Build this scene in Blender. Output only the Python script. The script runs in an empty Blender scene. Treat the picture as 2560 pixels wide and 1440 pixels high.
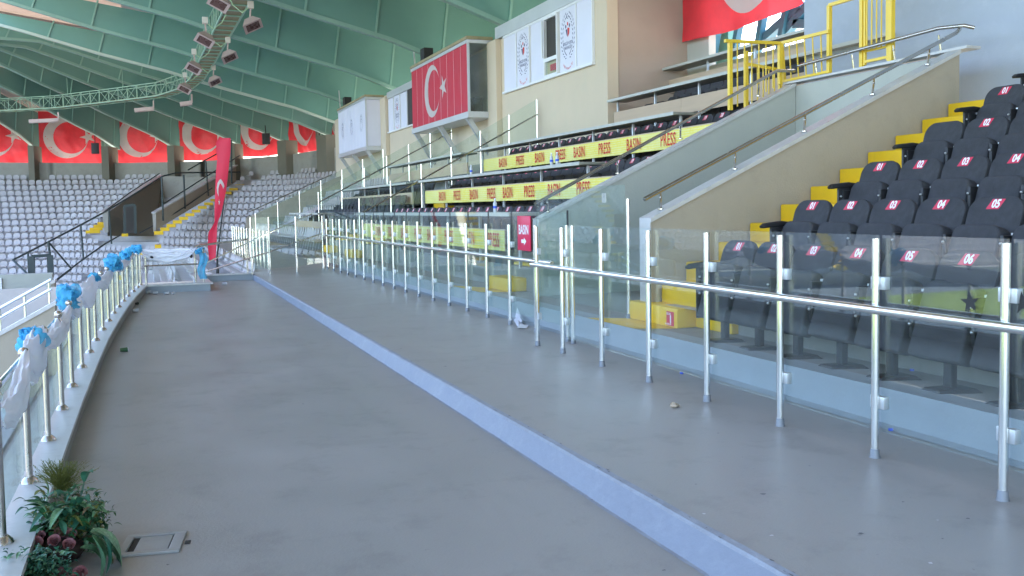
import bpy, bmesh, math, random
from mathutils import Vector, Matrix, noise
R = math.radians
random.seed(7)
SC = bpy.context.scene
COL = SC.collection
# ---------------------------------------------------------------- camera, sky, sun, exposure
FPX, YAW, PIT, ROL, PSH, EYE = 2274.04, .3825, .0567, -.017, -73.78, 1.55
_f = Vector((math.sin(YAW)*math.cos(PIT), math.cos(YAW)*math.cos(PIT), -math.sin(PIT)))
_r0 = Vector((math.cos(YAW), -math.sin(YAW), 0)); _u0 = _r0.cross(_f)
_r = _r0*math.cos(ROL)+_u0*math.sin(ROL); _u = _u0*math.cos(ROL)-_r0*math.sin(ROL)
cd = bpy.data.cameras.new('camera'); cam = bpy.data.objects.new('camera', cd); COL.objects.link(cam)
m = Matrix((_r, _u, -_f)).transposed().to_4x4(); m.translation = (0, 0, EYE); cam.matrix_world = m
cd.sensor_width = 36; cd.lens = FPX*36/2560; cd.shift_y = PSH/2560; cd.clip_start = .05; cd.clip_end = 2000
SC.camera = cam
W = bpy.data.worlds.new('World'); SC.world = W; W.use_nodes = True
nt = W.node_tree; bg = nt.nodes['Background']; sky = nt.nodes.new('ShaderNodeTexSky'); sky.sky_type = 'NISHITA'
SUN_EL, SUN_AZ = R(50), R(35)       # azimuth clockwise from +Y
sky.sun_disc = False; sky.sun_elevation = SUN_EL; sky.sun_rotation = SUN_AZ; sky.air_density = 1.0; sky.dust_density = 1.5
nt.links.new(sky.outputs[0], bg.inputs[0]); bg.inputs[1].default_value = .15
sd = bpy.data.lights.new('sun', 'SUN'); sd.energy = 5; sd.angle = R(.5); sd.color = (1, .95, .88)
so = bpy.data.objects.new('sun', sd); COL.objects.link(so)
sv = Vector((math.sin(SUN_AZ)*math.cos(SUN_EL), math.cos(SUN_AZ)*math.cos(SUN_EL), math.sin(SUN_EL)))
so.rotation_euler = sv.to_track_quat('Z', 'Y').to_euler(); so.location = (0, 0, 40)
SC.view_settings.view_transform = 'Standard'; SC.view_settings.look = 'None'; SC.view_settings.gamma = 1
SC.view_settings.exposure = 3.03
SC.cycles.max_bounces = 12; SC.cycles.diffuse_bounces = 8; SC.cycles.transparent_max_bounces = 40; SC.cycles.glossy_bounces = 5
SC.cycles.caustics_reflective = False; SC.cycles.caustics_refractive = False; SC.cycles.sample_clamp_indirect = 6

def at(x, y, X=None, Y=None, Z=None, D=None):
    """point seen at photo pixel (x, y) at a known real distance"""
    d = _r*((x-1280)/FPX) - _u*((y-720-PSH)/FPX) + _f
    t = X/d.x if X is not None else Y/d.y if Y is not None else (Z-EYE)/d.z if Z is not None else D/math.hypot(d.x, d.y)
    return Vector((0, 0, EYE)) + d*t
# ---------------------------------------------------------------- materials
def mat(name, col, rough=.6, metal=0., var=.12, scale=3., bump=.1, bscale=40., spec=.5, dirt=None, dirt_amt=0., stretch=None, coat=0., trans=0., clear=0.):
    m = bpy.data.materials.new(name); m.use_nodes = True; n = m.node_tree.nodes; l = m.node_tree.links
    p = n['Principled BSDF']; p.inputs['Roughness'].default_value = rough; p.inputs['Metallic'].default_value = metal
    p.inputs['Specular IOR Level'].default_value = spec; p.inputs['Coat Weight'].default_value = coat
    tc = n.new('ShaderNodeTexCoord'); mp = n.new('ShaderNodeMapping'); l.new(tc.outputs['Object'], mp.inputs[0])
    if stretch: mp.inputs['Scale'].default_value = stretch
    nz = n.new('ShaderNodeTexNoise'); nz.inputs['Scale'].default_value = scale; nz.inputs['Detail'].default_value = 6; nz.inputs['Roughness'].default_value = .65
    l.new(mp.outputs[0], nz.inputs['Vector'])
    cr = n.new('ShaderNodeMapRange'); cr.inputs[1].default_value = .3; cr.inputs[2].default_value = .7
    cr.inputs[3].default_value = 1-var; cr.inputs[4].default_value = 1+var; l.new(nz.outputs[0], cr.inputs[0])
    mx = n.new('ShaderNodeVectorMath'); mx.operation = 'SCALE'; mx.inputs[0].default_value = col; l.new(cr.outputs[0], mx.inputs['Scale'])
    out = mx.outputs[0]
    if dirt_amt:
        n2 = n.new('ShaderNodeTexNoise'); n2.inputs['Scale'].default_value = scale*2.7; n2.inputs['Detail'].default_value = 8; n2.inputs['Roughness'].default_value = .7
        l.new(mp.outputs[0], n2.inputs['Vector'])
        r2 = n.new('ShaderNodeMapRange'); r2.inputs[1].default_value = .52; r2.inputs[2].default_value = .72; r2.inputs[3].default_value = 0; r2.inputs[4].default_value = dirt_amt
        l.new(n2.outputs[0], r2.inputs[0]); mm = n.new('ShaderNodeMix'); mm.data_type = 'RGBA'
        l.new(r2.outputs[0], mm.inputs[0]); l.new(out, mm.inputs[6]); mm.inputs[7].default_value = (*(dirt or [c*.45 for c in col]), 1); out = mm.outputs[2]
    l.new(out, p.inputs['Base Color'])
    rr = n.new('ShaderNodeMapRange'); rr.inputs[1].default_value = .3; rr.inputs[2].default_value = .7
    rr.inputs[3].default_value = max(0, rough-.07); rr.inputs[4].default_value = min(1, rough+.1); l.new(nz.outputs[0], rr.inputs[0]); l.new(rr.outputs[0], p.inputs['Roughness'])
    if bump:
        nb = n.new('ShaderNodeTexNoise'); nb.inputs['Scale'].default_value = bscale; nb.inputs['Detail'].default_value = 4; l.new(mp.outputs[0], nb.inputs['Vector'])
        b = n.new('ShaderNodeBump'); b.inputs['Strength'].default_value = bump; b.inputs['Distance'].default_value = .02
        l.new(nb.outputs[0], b.inputs['Height']); l.new(b.outputs[0], p.inputs['Normal'])
    if trans:
        m2 = n.new('ShaderNodeMixShader'); tr = n.new('ShaderNodeBsdfTranslucent'); l.new(out, tr.inputs[0]); m2.inputs[0].default_value = trans
        l.new(p.outputs[0], m2.inputs[1]); l.new(tr.outputs[0], m2.inputs[2]); l.new(m2.outputs[0], n['Material Output'].inputs[0])
        if clear:
            m3 = n.new('ShaderNodeMixShader'); tp = n.new('ShaderNodeBsdfTransparent'); m3.inputs[0].default_value = clear; l.new(m2.outputs[0], m3.inputs[1]); l.new(tp.outputs[0], m3.inputs[2]); l.new(m3.outputs[0], n['Material Output'].inputs[0])
    return m
def specks(m):
    n = m.node_tree.nodes; l = m.node_tree.links; p = n['Principled BSDF']; src = p.inputs['Base Color'].links[0].from_socket; tc = n.new('ShaderNodeTexCoord')
    for sc_, lo_, hi_, st, fac in ((34, .70, .76, (1, 1, 1), .35), (2.2, .60, .82, (1, .16, 1), .16), (1.3, .62, .8, (.5, 1.4, 1), .14), (150, .66, .74, (1, 1, 1), .25)):
        mp = n.new('ShaderNodeMapping'); mp.inputs['Scale'].default_value = st; l.new(tc.outputs['Object'], mp.inputs[0]); z = n.new('ShaderNodeTexNoise'); z.inputs['Scale'].default_value = sc_; z.inputs['Detail'].default_value = 5; z.inputs['Distortion'].default_value = .6; l.new(mp.outputs[0], z.inputs[0])
        r = n.new('ShaderNodeMapRange'); r.inputs[1].default_value = lo_; r.inputs[2].default_value = hi_; r.inputs[3].default_value = 0; r.inputs[4].default_value = fac; l.new(z.outputs[0], r.inputs[0]); x = n.new('ShaderNodeMix'); x.data_type = 'RGBA'; l.new(r.outputs[0], x.inputs[0]); l.new(src, x.inputs[6]); x.inputs[7].default_value = (.10, .098, .095, 1); src = x.outputs[2]
    l.new(src, p.inputs['Base Color'])
def glass(name, tint, gl=1.0, haze=.03, gz=.8):
    m = bpy.data.materials.new(name); m.use_nodes = True; n = m.node_tree.nodes; l = m.node_tree.links
    n.remove(n['Principled BSDF']); t = n.new('ShaderNodeBsdfTransparent'); t.inputs[0].default_value = (*tint, 1)
    g = n.new('ShaderNodeBsdfGlossy'); g.inputs['Roughness'].default_value = .015; g.inputs[0].default_value = (.95, 1, .98, 1)
    d = n.new('ShaderNodeBsdfDiffuse'); d.inputs[0].default_value = (.6, .68, .66, 1)
    lw = n.new('ShaderNodeLayerWeight'); lw.inputs[0].default_value = .5
    pw = n.new('ShaderNodeMath'); pw.operation = 'POWER'; pw.inputs[1].default_value = 5.5; l.new(lw.outputs['Facing'], pw.inputs[0])
    mu = n.new('ShaderNodeMath'); mu.operation = 'MULTIPLY_ADD'; mu.inputs[1].default_value = gz; mu.inputs[2].default_value = .036*gl; mu.use_clamp = True; l.new(pw.outputs[0], mu.inputs[0])
    tc = n.new('ShaderNodeTexCoord'); nz = n.new('ShaderNodeTexNoise'); nz.inputs['Scale'].default_value = 2.2; nz.inputs['Detail'].default_value = 7; l.new(tc.outputs['Object'], nz.inputs[0])
    rm = n.new('ShaderNodeMapRange'); rm.inputs[1].default_value = .35; rm.inputs[2].default_value = .75; rm.inputs[3].default_value = haze*.3; rm.inputs[4].default_value = haze*2; l.new(nz.outputs[0], rm.inputs[0])
    a = n.new('ShaderNodeMixShader'); l.new(rm.outputs[0], a.inputs[0]); l.new(t.outputs[0], a.inputs[1]); l.new(d.outputs[0], a.inputs[2])
    b = n.new('ShaderNodeMixShader'); l.new(mu.outputs[0], b.inputs[0]); l.new(a.outputs[0], b.inputs[1]); l.new(g.outputs[0], b.inputs[2])
    l.new(b.outputs[0], n['Material Output'].inputs[0]); return m
def banner_mat():
    m = mat('banner_yellow', (.78, .76, .13), .45, var=.05, bump=.05); n = m.node_tree.nodes; l = m.node_tree.links
    p = n['Principled BSDF']; tc = n.new('ShaderNodeTexCoord'); w = n.new('ShaderNodeTexWave'); w.bands_direction = 'Z'; w.inputs['Scale'].default_value = 7; w.inputs['Distortion'].default_value = 1.2
    l.new(tc.outputs['Object'], w.inputs[0]); vz = n.new('ShaderNodeTexVoronoi'); vz.inputs['Scale'].default_value = 16; l.new(tc.outputs['Object'], vz.inputs[0])
    nz = n.new('ShaderNodeTexNoise'); nz.inputs['Scale'].default_value = 1.1; l.new(tc.outputs['Object'], nz.inputs[0])
    mu = n.new('ShaderNodeMath'); mu.operation = 'MULTIPLY'; l.new(w.outputs[1], mu.inputs[0]); l.new(vz.outputs[0], mu.inputs[1])
    ad = n.new('ShaderNodeMath'); ad.operation = 'MULTIPLY_ADD'; l.new(nz.outputs[0], ad.inputs[0]); ad.inputs[1].default_value = .9; l.new(mu.outputs[0], ad.inputs[2])
    c = n.new('ShaderNodeValToRGB'); c.color_ramp.elements[0].position = .35; c.color_ramp.elements[0].color = (.80, .66, .035, 1); c.color_ramp.elements[1].position = .85; c.color_ramp.elements[1].color = (.76, .72, .26, 1)
    l.new(ad.outputs[0], c.inputs[0]); l.new(c.outputs[0], p.inputs['Base Color']); return m
M = dict(
 floor=mat('floor_paint_grey', (.325, .312, .294), .41, var=.09, scale=.9, bump=.10, bscale=70, dirt=(.17, .165, .155), dirt_amt=.42, spec=.5),
 floor2=mat('platform_concrete', (.26, .255, .235), .6, var=.12, scale=1.5, bump=.15, dirt=(.14, .13, .12), dirt_amt=.4),
 stepe=mat('step_edge_pale', (.30, .325, .375), .6, var=.15, scale=6, bump=.3, bscale=30, dirt=(.24, .27, .32), dirt_amt=.6), step=mat('step_paint_lilac', (.225, .255, .315), .5, var=.07, scale=2.5, bump=.2, bscale=18, dirt=(.31, .34, .40), dirt_amt=.5),
 kerb=mat('kerb_paint_blue', (.30, .335, .37), .5, var=.07, scale=1.3, bump=.1, dirt=(.27, .31, .33), dirt_amt=.35),
 wall=mat('wall_beige', (.395, .345, .275), .8, var=.06, scale=1.1, bump=.25, bscale=55, dirt=(.28, .25, .20), dirt_amt=.3),
 mint=mat('wall_mint', (.44, .445, .40), .75, var=.05, scale=1.2, bump=.12, dirt=(.36, .39, .35), dirt_amt=.2),
 cream=mat('wall_cream', (.615, .515, .385), .8, var=.05, scale=.5, bump=.1, dirt=(.5, .5, .38), dirt_amt=.25),
 taupe=mat('wall_taupe', (.42, .33, .27), .8, var=.08, scale=.4, bump=.15),
 bluewall=mat('wall_blue_grey', (.36, .40, .47), .55, var=.10, scale=.7, bump=.12, dirt=(.5, .54, .6), dirt_amt=.35),
 marble=mat('marble_cap', (.55, .54, .53), .35, var=.10, scale=4, bump=.04, dirt=(.38, .36, .34), dirt_amt=.4),
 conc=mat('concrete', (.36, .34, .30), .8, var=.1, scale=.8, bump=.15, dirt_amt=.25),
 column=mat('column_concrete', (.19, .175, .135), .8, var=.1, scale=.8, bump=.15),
 terr=mat('terrace_concrete', (.47, .45, .46), .75, var=.08, scale=.8, bump=.1, dirt_amt=.2),
 yellow=mat('yellow_paint', (.80, .50, .012), .5, var=.06, scale=3, bump=.12, dirt=(.55, .36, .05), dirt_amt=.3),
 ysteel=mat('yellow_steel', (.80, .55, .04), .35, var=.05, bump=.03),
 fab=mat('seat_fabric', (.052, .053, .060), .8, var=.25, scale=9, bump=.35, bscale=420, dirt=(.075, .075, .085), dirt_amt=.35, spec=.3),
 plas=mat('black_plastic', (.012, .012, .014), .42, var=.15, bump=.05),
 bolt=mat('bolt_steel', (.55, .55, .56), .3, 1, bump=0),
 alu=mat('aluminium', (.86, .86, .84), .2, 1, var=.05, scale=1, bump=.03, stretch=(1, 1, .1)),
 alumatt=mat('aluminium_matt', (.62, .64, .66), .4, .6, var=.05, bump=.03),
 steel=mat('stainless_steel', (.52, .49, .45), .22, 1, var=.06, bump=.02),
 white=mat('white_board', (.68, .68, .78), .5, var=.03, scale=1, bump=.02),
 wframe=mat('white_frame', (.75, .76, .78), .4, var=.03, bump=.02),
 wseat=mat('white_plastic', (.50, .465, .475), .38, var=.13, scale=1.6, bump=.03, dirt=(.40, .38, .38), dirt_amt=.3),
 green=mat('fin_green', (.128, .292, .256), .55, var=.08, scale=.25, bump=.05, bscale=3, dirt=(.10, .24, .2), dirt_amt=.2),
 flange=mat('fin_edge_green', (.215, .385, .33), .45, var=.06, scale=.5, bump=.03),
 seam=mat('fin_seam_green', (.22, .41, .35), .45, var=.05, bump=0), flangew=mat('fin_edge_pale', (.42, .52, .46), .4, var=.06, scale=.5, bump=.03),
 sheet=mat('roof_sheet_grey', (.66, .55, .48), .7, var=.05, scale=.5, bump=0), peach=mat('roof_sheet_peach', (.50, .34, .26), .6, var=.15, scale=.8, bump=0, trans=.07),
 truss=mat('truss_green', (.30, .48, .38), .45, var=.08, scale=.6, bump=.03),
 plank=mat('catwalk_planks', (.30, .26, .15), .7, var=.25, scale=2, bump=.1),
 red=mat('flag_red', (.78, .040, .055), .45, var=.14, scale=1.2, bump=.6, bscale=3, trans=.15), pink=mat('feather_red', (.80, .035, .085), .5, var=.05, scale=2, bump=.1, bscale=8, trans=.3),
 redbox=mat('flag_board_red', (.52, .018, .045), .5, var=.05, scale=1, bump=.03),
 white2=mat('flag_white', (.68, .66, .64), .6, var=.04, bump=.05, trans=.3),
 slab=mat('desk_stone', (.24, .235, .20), .35, var=.12, scale=2, bump=.05),
 slabe=mat('desk_edge', (.46, .46, .42), .4, var=.1, scale=3, bump=.03),
 wood=mat('wood_board', (.52, .39, .28), .6, var=.10, scale=1.5, bump=.05, stretch=(1, .3, 4)),
 magenta=mat('sign_magenta', (.62, .010, .07), .4, var=.04, bump=.02),
 plate=mat('plate_red', (.60, .012, .055), .4, var=.08, scale=20, bump=.02),
 letter=mat('letter_white', (.82, .82, .84), .45, var=.03, bump=0),
 letred=mat('letter_red', (.60, .018, .008), .45, var=.06, bump=0),
 navy=mat('emblem_navy', (.06, .07, .16), .5, var=.05, bump=0),
 blueT=mat('tulle_blue', (.10, .52, .80), .6, var=.12, scale=5, bump=.3, bscale=40, trans=.35, clear=.16),
 whiteT=mat('tulle_white', (.88, .88, .92), .7, var=.03, scale=4, bump=.12, bscale=14, trans=.3),
 black=mat('black_metal', (.015, .016, .018), .5, var=.1, bump=.03),
 dgreen=mat('cage_steel', (.03, .045, .045), .5, var=.1, bump=.03),
 lampb=mat('lamp_housing', (.50, .39, .36), .4, .2, var=.1, bump=.03), lampd=mat('lamp_glass', (.10, .05, .04), .25, var=.1, bump=0),
 lampw=mat('lamp_box', (.62, .58, .52), .5, var=.05, bump=.02), cable=mat('cable_green', (.42, .60, .36), .5, bump=0),
 grass=mat('pitch_grass', (.17, .215, .045), .9, var=.12, scale=.15, bump=.1), track=mat('track_rubber', (.12, .13, .17), .85, var=.08, scale=.5, bump=.05),
 glassA=glass('glass_clear', (.955, .98, .975), 1.6, .009), glassB=glass('glass_green', (.92, .965, .945), 1.2, .022, .55), glassC=glass('glass_dusty', (.91, .95, .92), .8, .05, .25),
 glassD=glass('glass_balustrade', (.86, .92, .91), 1.0, .09, .25), banner=banner_mat(), dark=mat('dark_interior', (.05, .045, .04), .8, bump=0), skyfr=mat('frame_blue', (.03, .13, .20), .5, bump=0),
 paper=mat('paper', (.60, .60, .66), .8, var=.05, bump=.1), pap2=mat('kraft_paper', (.45, .36, .27), .8, var=.1, bump=.1), cup=mat('clear_cup', (.55, .57, .60), .25, var=.1, bump=0),
 capb=mat('blue_cap', (.02, .09, .6), .4, bump=0), stain=mat('floor_stain', (.13, .133, .14), .5, var=.2, bump=0), chip=mat('floor_chip', (.6, .6, .62), .5, bump=0),
 leafd=mat('leaf_dark', (.03, .115, .042), .4, var=.35, scale=14, bump=.1), leafv=mat('leaf_variegated', (.12, .26, .13), .4, var=.4, scale=30, bump=.1, dirt=(.42, .52, .36), dirt_amt=.7),
 leafb=mat('leaf_blue_green', (.035, .14, .085), .45, var=.3, scale=16, bump=.1), opp=mat('opposite_grey', (.20, .22, .26), .8, bump=0), foot=mat('post_foot', (.22, .23, .25), .5, .4, bump=0), fern=mat('fern_olive', (.14, .15, .03), .6, var=.3, scale=14, bump=0),
 brownl=mat('leaf_brown', (.13, .09, .045), .6, var=.3, scale=14, bump=0), rose=mat('rose_mauve', (.36, .15, .16), .6, var=.25, scale=20, bump=.05), twig=mat('twig', (.10, .06, .04), .8, bump=0), bark=mat('basket_dark', (.035, .018, .014), .8, bump=.2),
 hatch=mat('hatch_paint', (.33, .335, .33), .45, var=.08, scale=6, bump=.08, dirt=(.2, .2, .19), dirt_amt=.3), groove=mat('groove_dirt', (.03, .03, .028), .8, bump=0))
specks(M['floor']); specks(M['floor2']); specks(M['step']); specks(M['kerb'])
# ---------------------------------------------------------------- mesh helpers
class MB:
    def __init__(s): s.v = []; s.f = []
    def quad(s, *p):
        b = len(s.v); s.v += [Vector(q) for q in p]; s.f.append(tuple(range(b, b+len(p)))); return s
    def hexa(s, p):     # 8 points: bottom loop 4, top loop 4
        b = len(s.v); s.v += [Vector(q) for q in p]
        for f in ((3, 2, 1, 0), (4, 5, 6, 7), (0, 1, 5, 4), (1, 2, 6, 5), (2, 3, 7, 6), (3, 0, 4, 7)): s.f.append(tuple(b+i for i in f))
        return s
    def box(s, x0, x1, y0, y1, z0, z1):
        return s.hexa([(x0, y0, z0), (x1, y0, z0), (x1, y1, z0), (x0, y1, z0), (x0, y0, z1), (x1, y0, z1), (x1, y1, z1), (x0, y1, z1)])
    def prism(s, pts, d):   # polygon pts extruded by vector d
        d = Vector(d); n = len(pts); b = len(s.v); s.v += [Vector(p) for p in pts] + [Vector(p)+d for p in pts]
        s.f.append(tuple(b+i for i in range(n))[::-1]); s.f.append(tuple(b+n+i for i in range(n)))
        for i in range(n): j = (i+1) % n; s.f.append((b+i, b+j, b+n+j, b+n+i))
        return s
    def tube(s, pts, r, n=8, cap=True):
        pts = [Vector(p) for p in pts]; rings = []
        for i, p in enumerate(pts):
            t = ((pts[i+1]-p).normalized() if i < len(pts)-1 else Vector()) + ((p-pts[i-1]).normalized() if i else Vector()); t.normalize()
            a = t.cross(Vector((0, 0, 1)) if abs(t.z) < .9 else Vector((1, 0, 0))).normalized(); c = t.cross(a)
            rr = r[i] if isinstance(r, (list, tuple)) else r
            b = len(s.v); s.v += [p + (a*math.cos(2*math.pi*k/n)+c*math.sin(2*math.pi*k/n))*rr for k in range(n)]; rings.append(b)
        for a, b in zip(rings, rings[1:]):
            for k in range(n): s.f.append((a+k, a+(k+1) % n, b+(k+1) % n, b+k))
        if cap: s.f.append(tuple(rings[0]+k for k in range(n))[::-1]); s.f.append(tuple(rings[-1]+k for k in range(n)))
        return s
    def bar(s, a, b, w, h=None):     # rectangular bar
        a, b = Vector(a), Vector(b); t = (b-a).normalized(); h = h or w
        u = t.cross(Vector((0, 0, 1)) if abs(t.z) < .95 else Vector((1, 0, 0))).normalized()*w/2; v = t.cross(u).normalized()*h/2
        return s.hexa([a-u-v, a+u-v, a+u+v, a-u+v, b-u-v, b+u-v, b+u+v, b-u+v])
    def ball(s, c, r, n=12, m=8, sz=1):
        c = Vector(c); b = len(s.v)
        for i in range(m+1):
            th = math.pi*i/m
            for k in range(n): s.v.append(c+Vector((r*math.sin(th)*math.cos(2*math.pi*k/n), r*math.sin(th)*math.sin(2*math.pi*k/n), r*sz*math.cos(th))))
        for i in range(m):
            for k in range(n): s.f.append((b+i*n+k, b+(i+1)*n+k, b+(i+1)*n+(k+1) % n, b+i*n+(k+1) % n))
        return s
    def grid(s, fn, nu, nv):
        b = len(s.v)
        for j in range(nv+1):
            for i in range(nu+1): s.v.append(Vector(fn(i/nu, j/nv)))
        for j in range(nv):
            for i in range(nu): a = b+j*(nu+1)+i; s.f.append((a, a+1, a+nu+2, a+nu+1))
        return s
    def mesh(s, name, m, bevel=0, smooth=True, seg=2, merge=False):
        me = bpy.data.meshes.new(name); bm = bmesh.new(); vs = [bm.verts.new(v) for v in s.v]
        for f in s.f:
            try: bm.faces.new([vs[i] for i in f])
            except ValueError: pass
        if merge: bmesh.ops.remove_doubles(bm, verts=bm.verts, dist=1e-4)
        bmesh.ops.recalc_face_normals(bm, faces=bm.faces)
        if bevel: bmesh.ops.bevel(bm, geom=[e for e in bm.edges if len(e.link_faces) == 2 and e.calc_face_angle(0) > .5], offset=bevel, segments=seg, affect='EDGES', profile=.5)
        bm.to_mesh(me); bm.free(); me.materials.append(M[m])
        if smooth:
            me.polygons.foreach_set('use_smooth', [True]*len(me.polygons)); me.set_sharp_from_angle(angle=R(38))
        return me
    def obj(s, name, m, parent=None, **k):
        o = bpy.data.objects.new(name, s.mesh(name, m, **k)); COL.objects.link(o)
        if parent: o.parent = parent
        return o
def tag(o, label=None, cat=None, group=None, kind=None):
    if label: o['label'] = label
    if cat: o['category'] = cat
    if group: o['group'] = group
    if kind: o['kind'] = kind
    return o
def thing(name, label, cat, group=None, loc=(0, 0, 0), rz=0):
    o = bpy.data.objects.new(name, None); COL.objects.link(o); o.location = loc; o.rotation_euler.z = rz; o.empty_display_size = .1
    return tag(o, label, cat, group)
def part(name, m, parent, mb, **k):
    """part given in world coordinates; parent is an unrotated Empty"""
    p = parent
    off = Vector()
    while p is not None: off += p.location; p = p.parent
    for v in mb.v: v -= off
    return mb.obj(name, m, parent, **k)
def struct(name, m, mb, **k): return tag(mb.obj(name, m, **k), kind='structure')
def copy_tree(o, parent=None):
    c = o.copy(); COL.objects.link(c); c.parent = parent
    for ch in list(o.children): copy_tree(ch, c)
    return c
ORD = ['', 'first', 'second', 'third', 'fourth', 'fifth', 'sixth', 'seventh', 'eighth', 'ninth', 'tenth', 'eleventh', 'twelfth', 'thirteenth', 'fourteenth', 'fifteenth', 'sixteenth', 'seventeenth', 'eighteenth', 'nineteenth', 'twentieth']
def ordn(n): return ORD[n] if n <= 20 else '%d%s' % (n, {1: 'st', 2: 'nd', 3: 'rd'}.get(n % 10, 'th'))
_tc = {}
def text_pts(txt, size=1, sx=1, shear=0, off=0.0, space=1):
    key = (txt, size, sx, shear, off, space)
    if key not in _tc:
        c = bpy.data.curves.new('t', 'FONT'); c.body = txt; c.size = size; c.align_x = 'CENTER'; c.align_y = 'CENTER'; c.shear = shear; c.offset = off; c.resolution_u = 3; c.space_character = space
        o = bpy.data.objects.new('t', c); COL.objects.link(o); dg = bpy.context.evaluated_depsgraph_get(); me = bpy.data.meshes.new_from_object(o.evaluated_get(dg))
        _tc[key] = ([(v.co.x*sx, v.co.y) for v in me.vertices], [tuple(p.vertices) for p in me.polygons])
        COL.objects.unlink(o); bpy.data.objects.remove(o); bpy.data.meshes.remove(me)
    return _tc[key]
def add_text(mb, txt, O, U, V, size=1, **k):
    O, U, V = Vector(O), Vector(U), Vector(V); p, f = text_pts(txt, size, **k); b = len(mb.v)
    mb.v += [O+U*x+V*y for x, y in p]; mb.f += [tuple(b+i for i in q) for q in f]; return mb
def add_poly(mb, pts, O, U, V):
    O, U, V = Vector(O), Vector(U), Vector(V); mb.quad(*[O+U*x+V*y for x, y in pts]); return mb
def star_pts(cx, cy, r, rot=0, n=5, k=.382):
    return [(cx+(r if i % 2 == 0 else r*k)*math.cos(rot+math.pi*i/n), cy+(r if i % 2 == 0 else r*k)*math.sin(rot+math.pi*i/n)) for i in range(2*n)]
def crescent_strips(cx, cy, r, ix, ir, n=30):
    """crescent as a strip: outer and inner points"""
    d = ix-cx; a = math.acos(max(-1, min(1, (d*d+r*r-ir*ir)/(2*d*r)))); b = math.acos(max(-1, min(1, -(d*d+ir*ir-r*r)/(2*d*ir)))) if True else 0
    xo = cx+r*math.cos(a); yo = r*math.sin(a); b = math.atan2(yo, xo-ix); o = []; q = []
    for i in range(n+1):
        t = a+(2*math.pi-2*a)*i/n; o.append((cx+r*math.cos(t), cy+r*math.sin(t))); s_ = b+(2*math.pi-2*b)*i/n; q.append((ix+ir*math.cos(s_), cy+ir*math.sin(s_)))
    return o, q
XN, YN, ZU = Vector((-1, 0, 0)), Vector((0, -1, 0)), Vector((0, 0, 1))
# ================================================================ GROUND AND DECKS
struct('ground', 'conc', MB().quad((-400, -400, -5.6), (400, -400, -5.6), (400, 400, -5.6), (-400, 400, -5.6)))
struct('pitch', 'grass', MB().quad((-82, -55, -5.5), (-35, -55, -5.5), (-35, 52, -5.5), (-82, 52, -5.5)))
struct('running_track', 'track', MB().quad((-92, -70, -5.55), (-13, -70, -5.55), (-13, 62, -5.55), (-92, 62, -5.55)))
LW = [(-12, -.66), (4.6, -.66), (8.7, -.64), (11.8, -.59), (14.9, -.48), (17.4, -.36), (20.3, -.14)]   # left post line (Y, X)
def lx(y):
    for (a, xa), (b, xb) in zip(LW, LW[1:]):
        if y <= b: t = (y-a)/(b-a); return xa+(xb-xa)*t
    return xb+(y-b)*.08
lo = MB(); ys = [-12, 0, 4, 6, 8, 10, 12, 14, 16, 18, 20.3]
for a, b in zip(ys, ys[1:]): lo.quad((lx(a)+.1, a, -.12), (2.42, a, -.12), (2.42, b, -.12), (lx(b)+.1, b, -.12))
lo.quad((lx(20.3)+.1, 20.3, -.12), (2.42, 20.3, -.12), (2.42, 23, -.12), (1.0, 23, -.12))
struct('lower_deck_floor', 'floor', lo, merge=True)
struct('upper_deck_floor', 'floor', MB().quad((2.46, -12, 0), (4.72, -12, 0), (4.72, 50, 0), (2.46, 50, 0)))
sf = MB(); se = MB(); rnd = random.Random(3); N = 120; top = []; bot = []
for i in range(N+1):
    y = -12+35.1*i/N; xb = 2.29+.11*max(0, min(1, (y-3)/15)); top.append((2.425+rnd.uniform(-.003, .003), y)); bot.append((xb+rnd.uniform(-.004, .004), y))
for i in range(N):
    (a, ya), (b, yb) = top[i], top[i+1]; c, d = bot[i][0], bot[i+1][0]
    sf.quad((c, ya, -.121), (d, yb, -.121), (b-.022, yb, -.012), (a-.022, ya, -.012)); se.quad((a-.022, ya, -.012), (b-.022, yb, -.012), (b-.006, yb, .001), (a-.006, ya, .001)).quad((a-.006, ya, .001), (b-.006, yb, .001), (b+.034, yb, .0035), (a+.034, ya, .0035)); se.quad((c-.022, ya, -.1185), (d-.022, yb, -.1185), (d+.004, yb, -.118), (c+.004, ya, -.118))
struct('deck_step', 'step', sf, merge=True, smooth=False); struct('deck_step_edge', 'stepe', se, merge=True, smooth=False)  # edge strips: paler than the step face, along its top arris and foot
kb = MB(); kb.hexa([(4.70, -12, -.05), (4.95, -12, -.05), (4.95, 24, -.05), (4.70, 24, -.05), (4.72, -12, .25), (4.95, -12, .25), (4.95, 24, .25), (4.72, 24, .25)])
kb.quad((4.60, -12, .004), (4.70, -12, .012), (4.70, 24, .012), (4.60, 24, .004))
struct('platform_kerb', 'kerb', kb, bevel=0)
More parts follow.
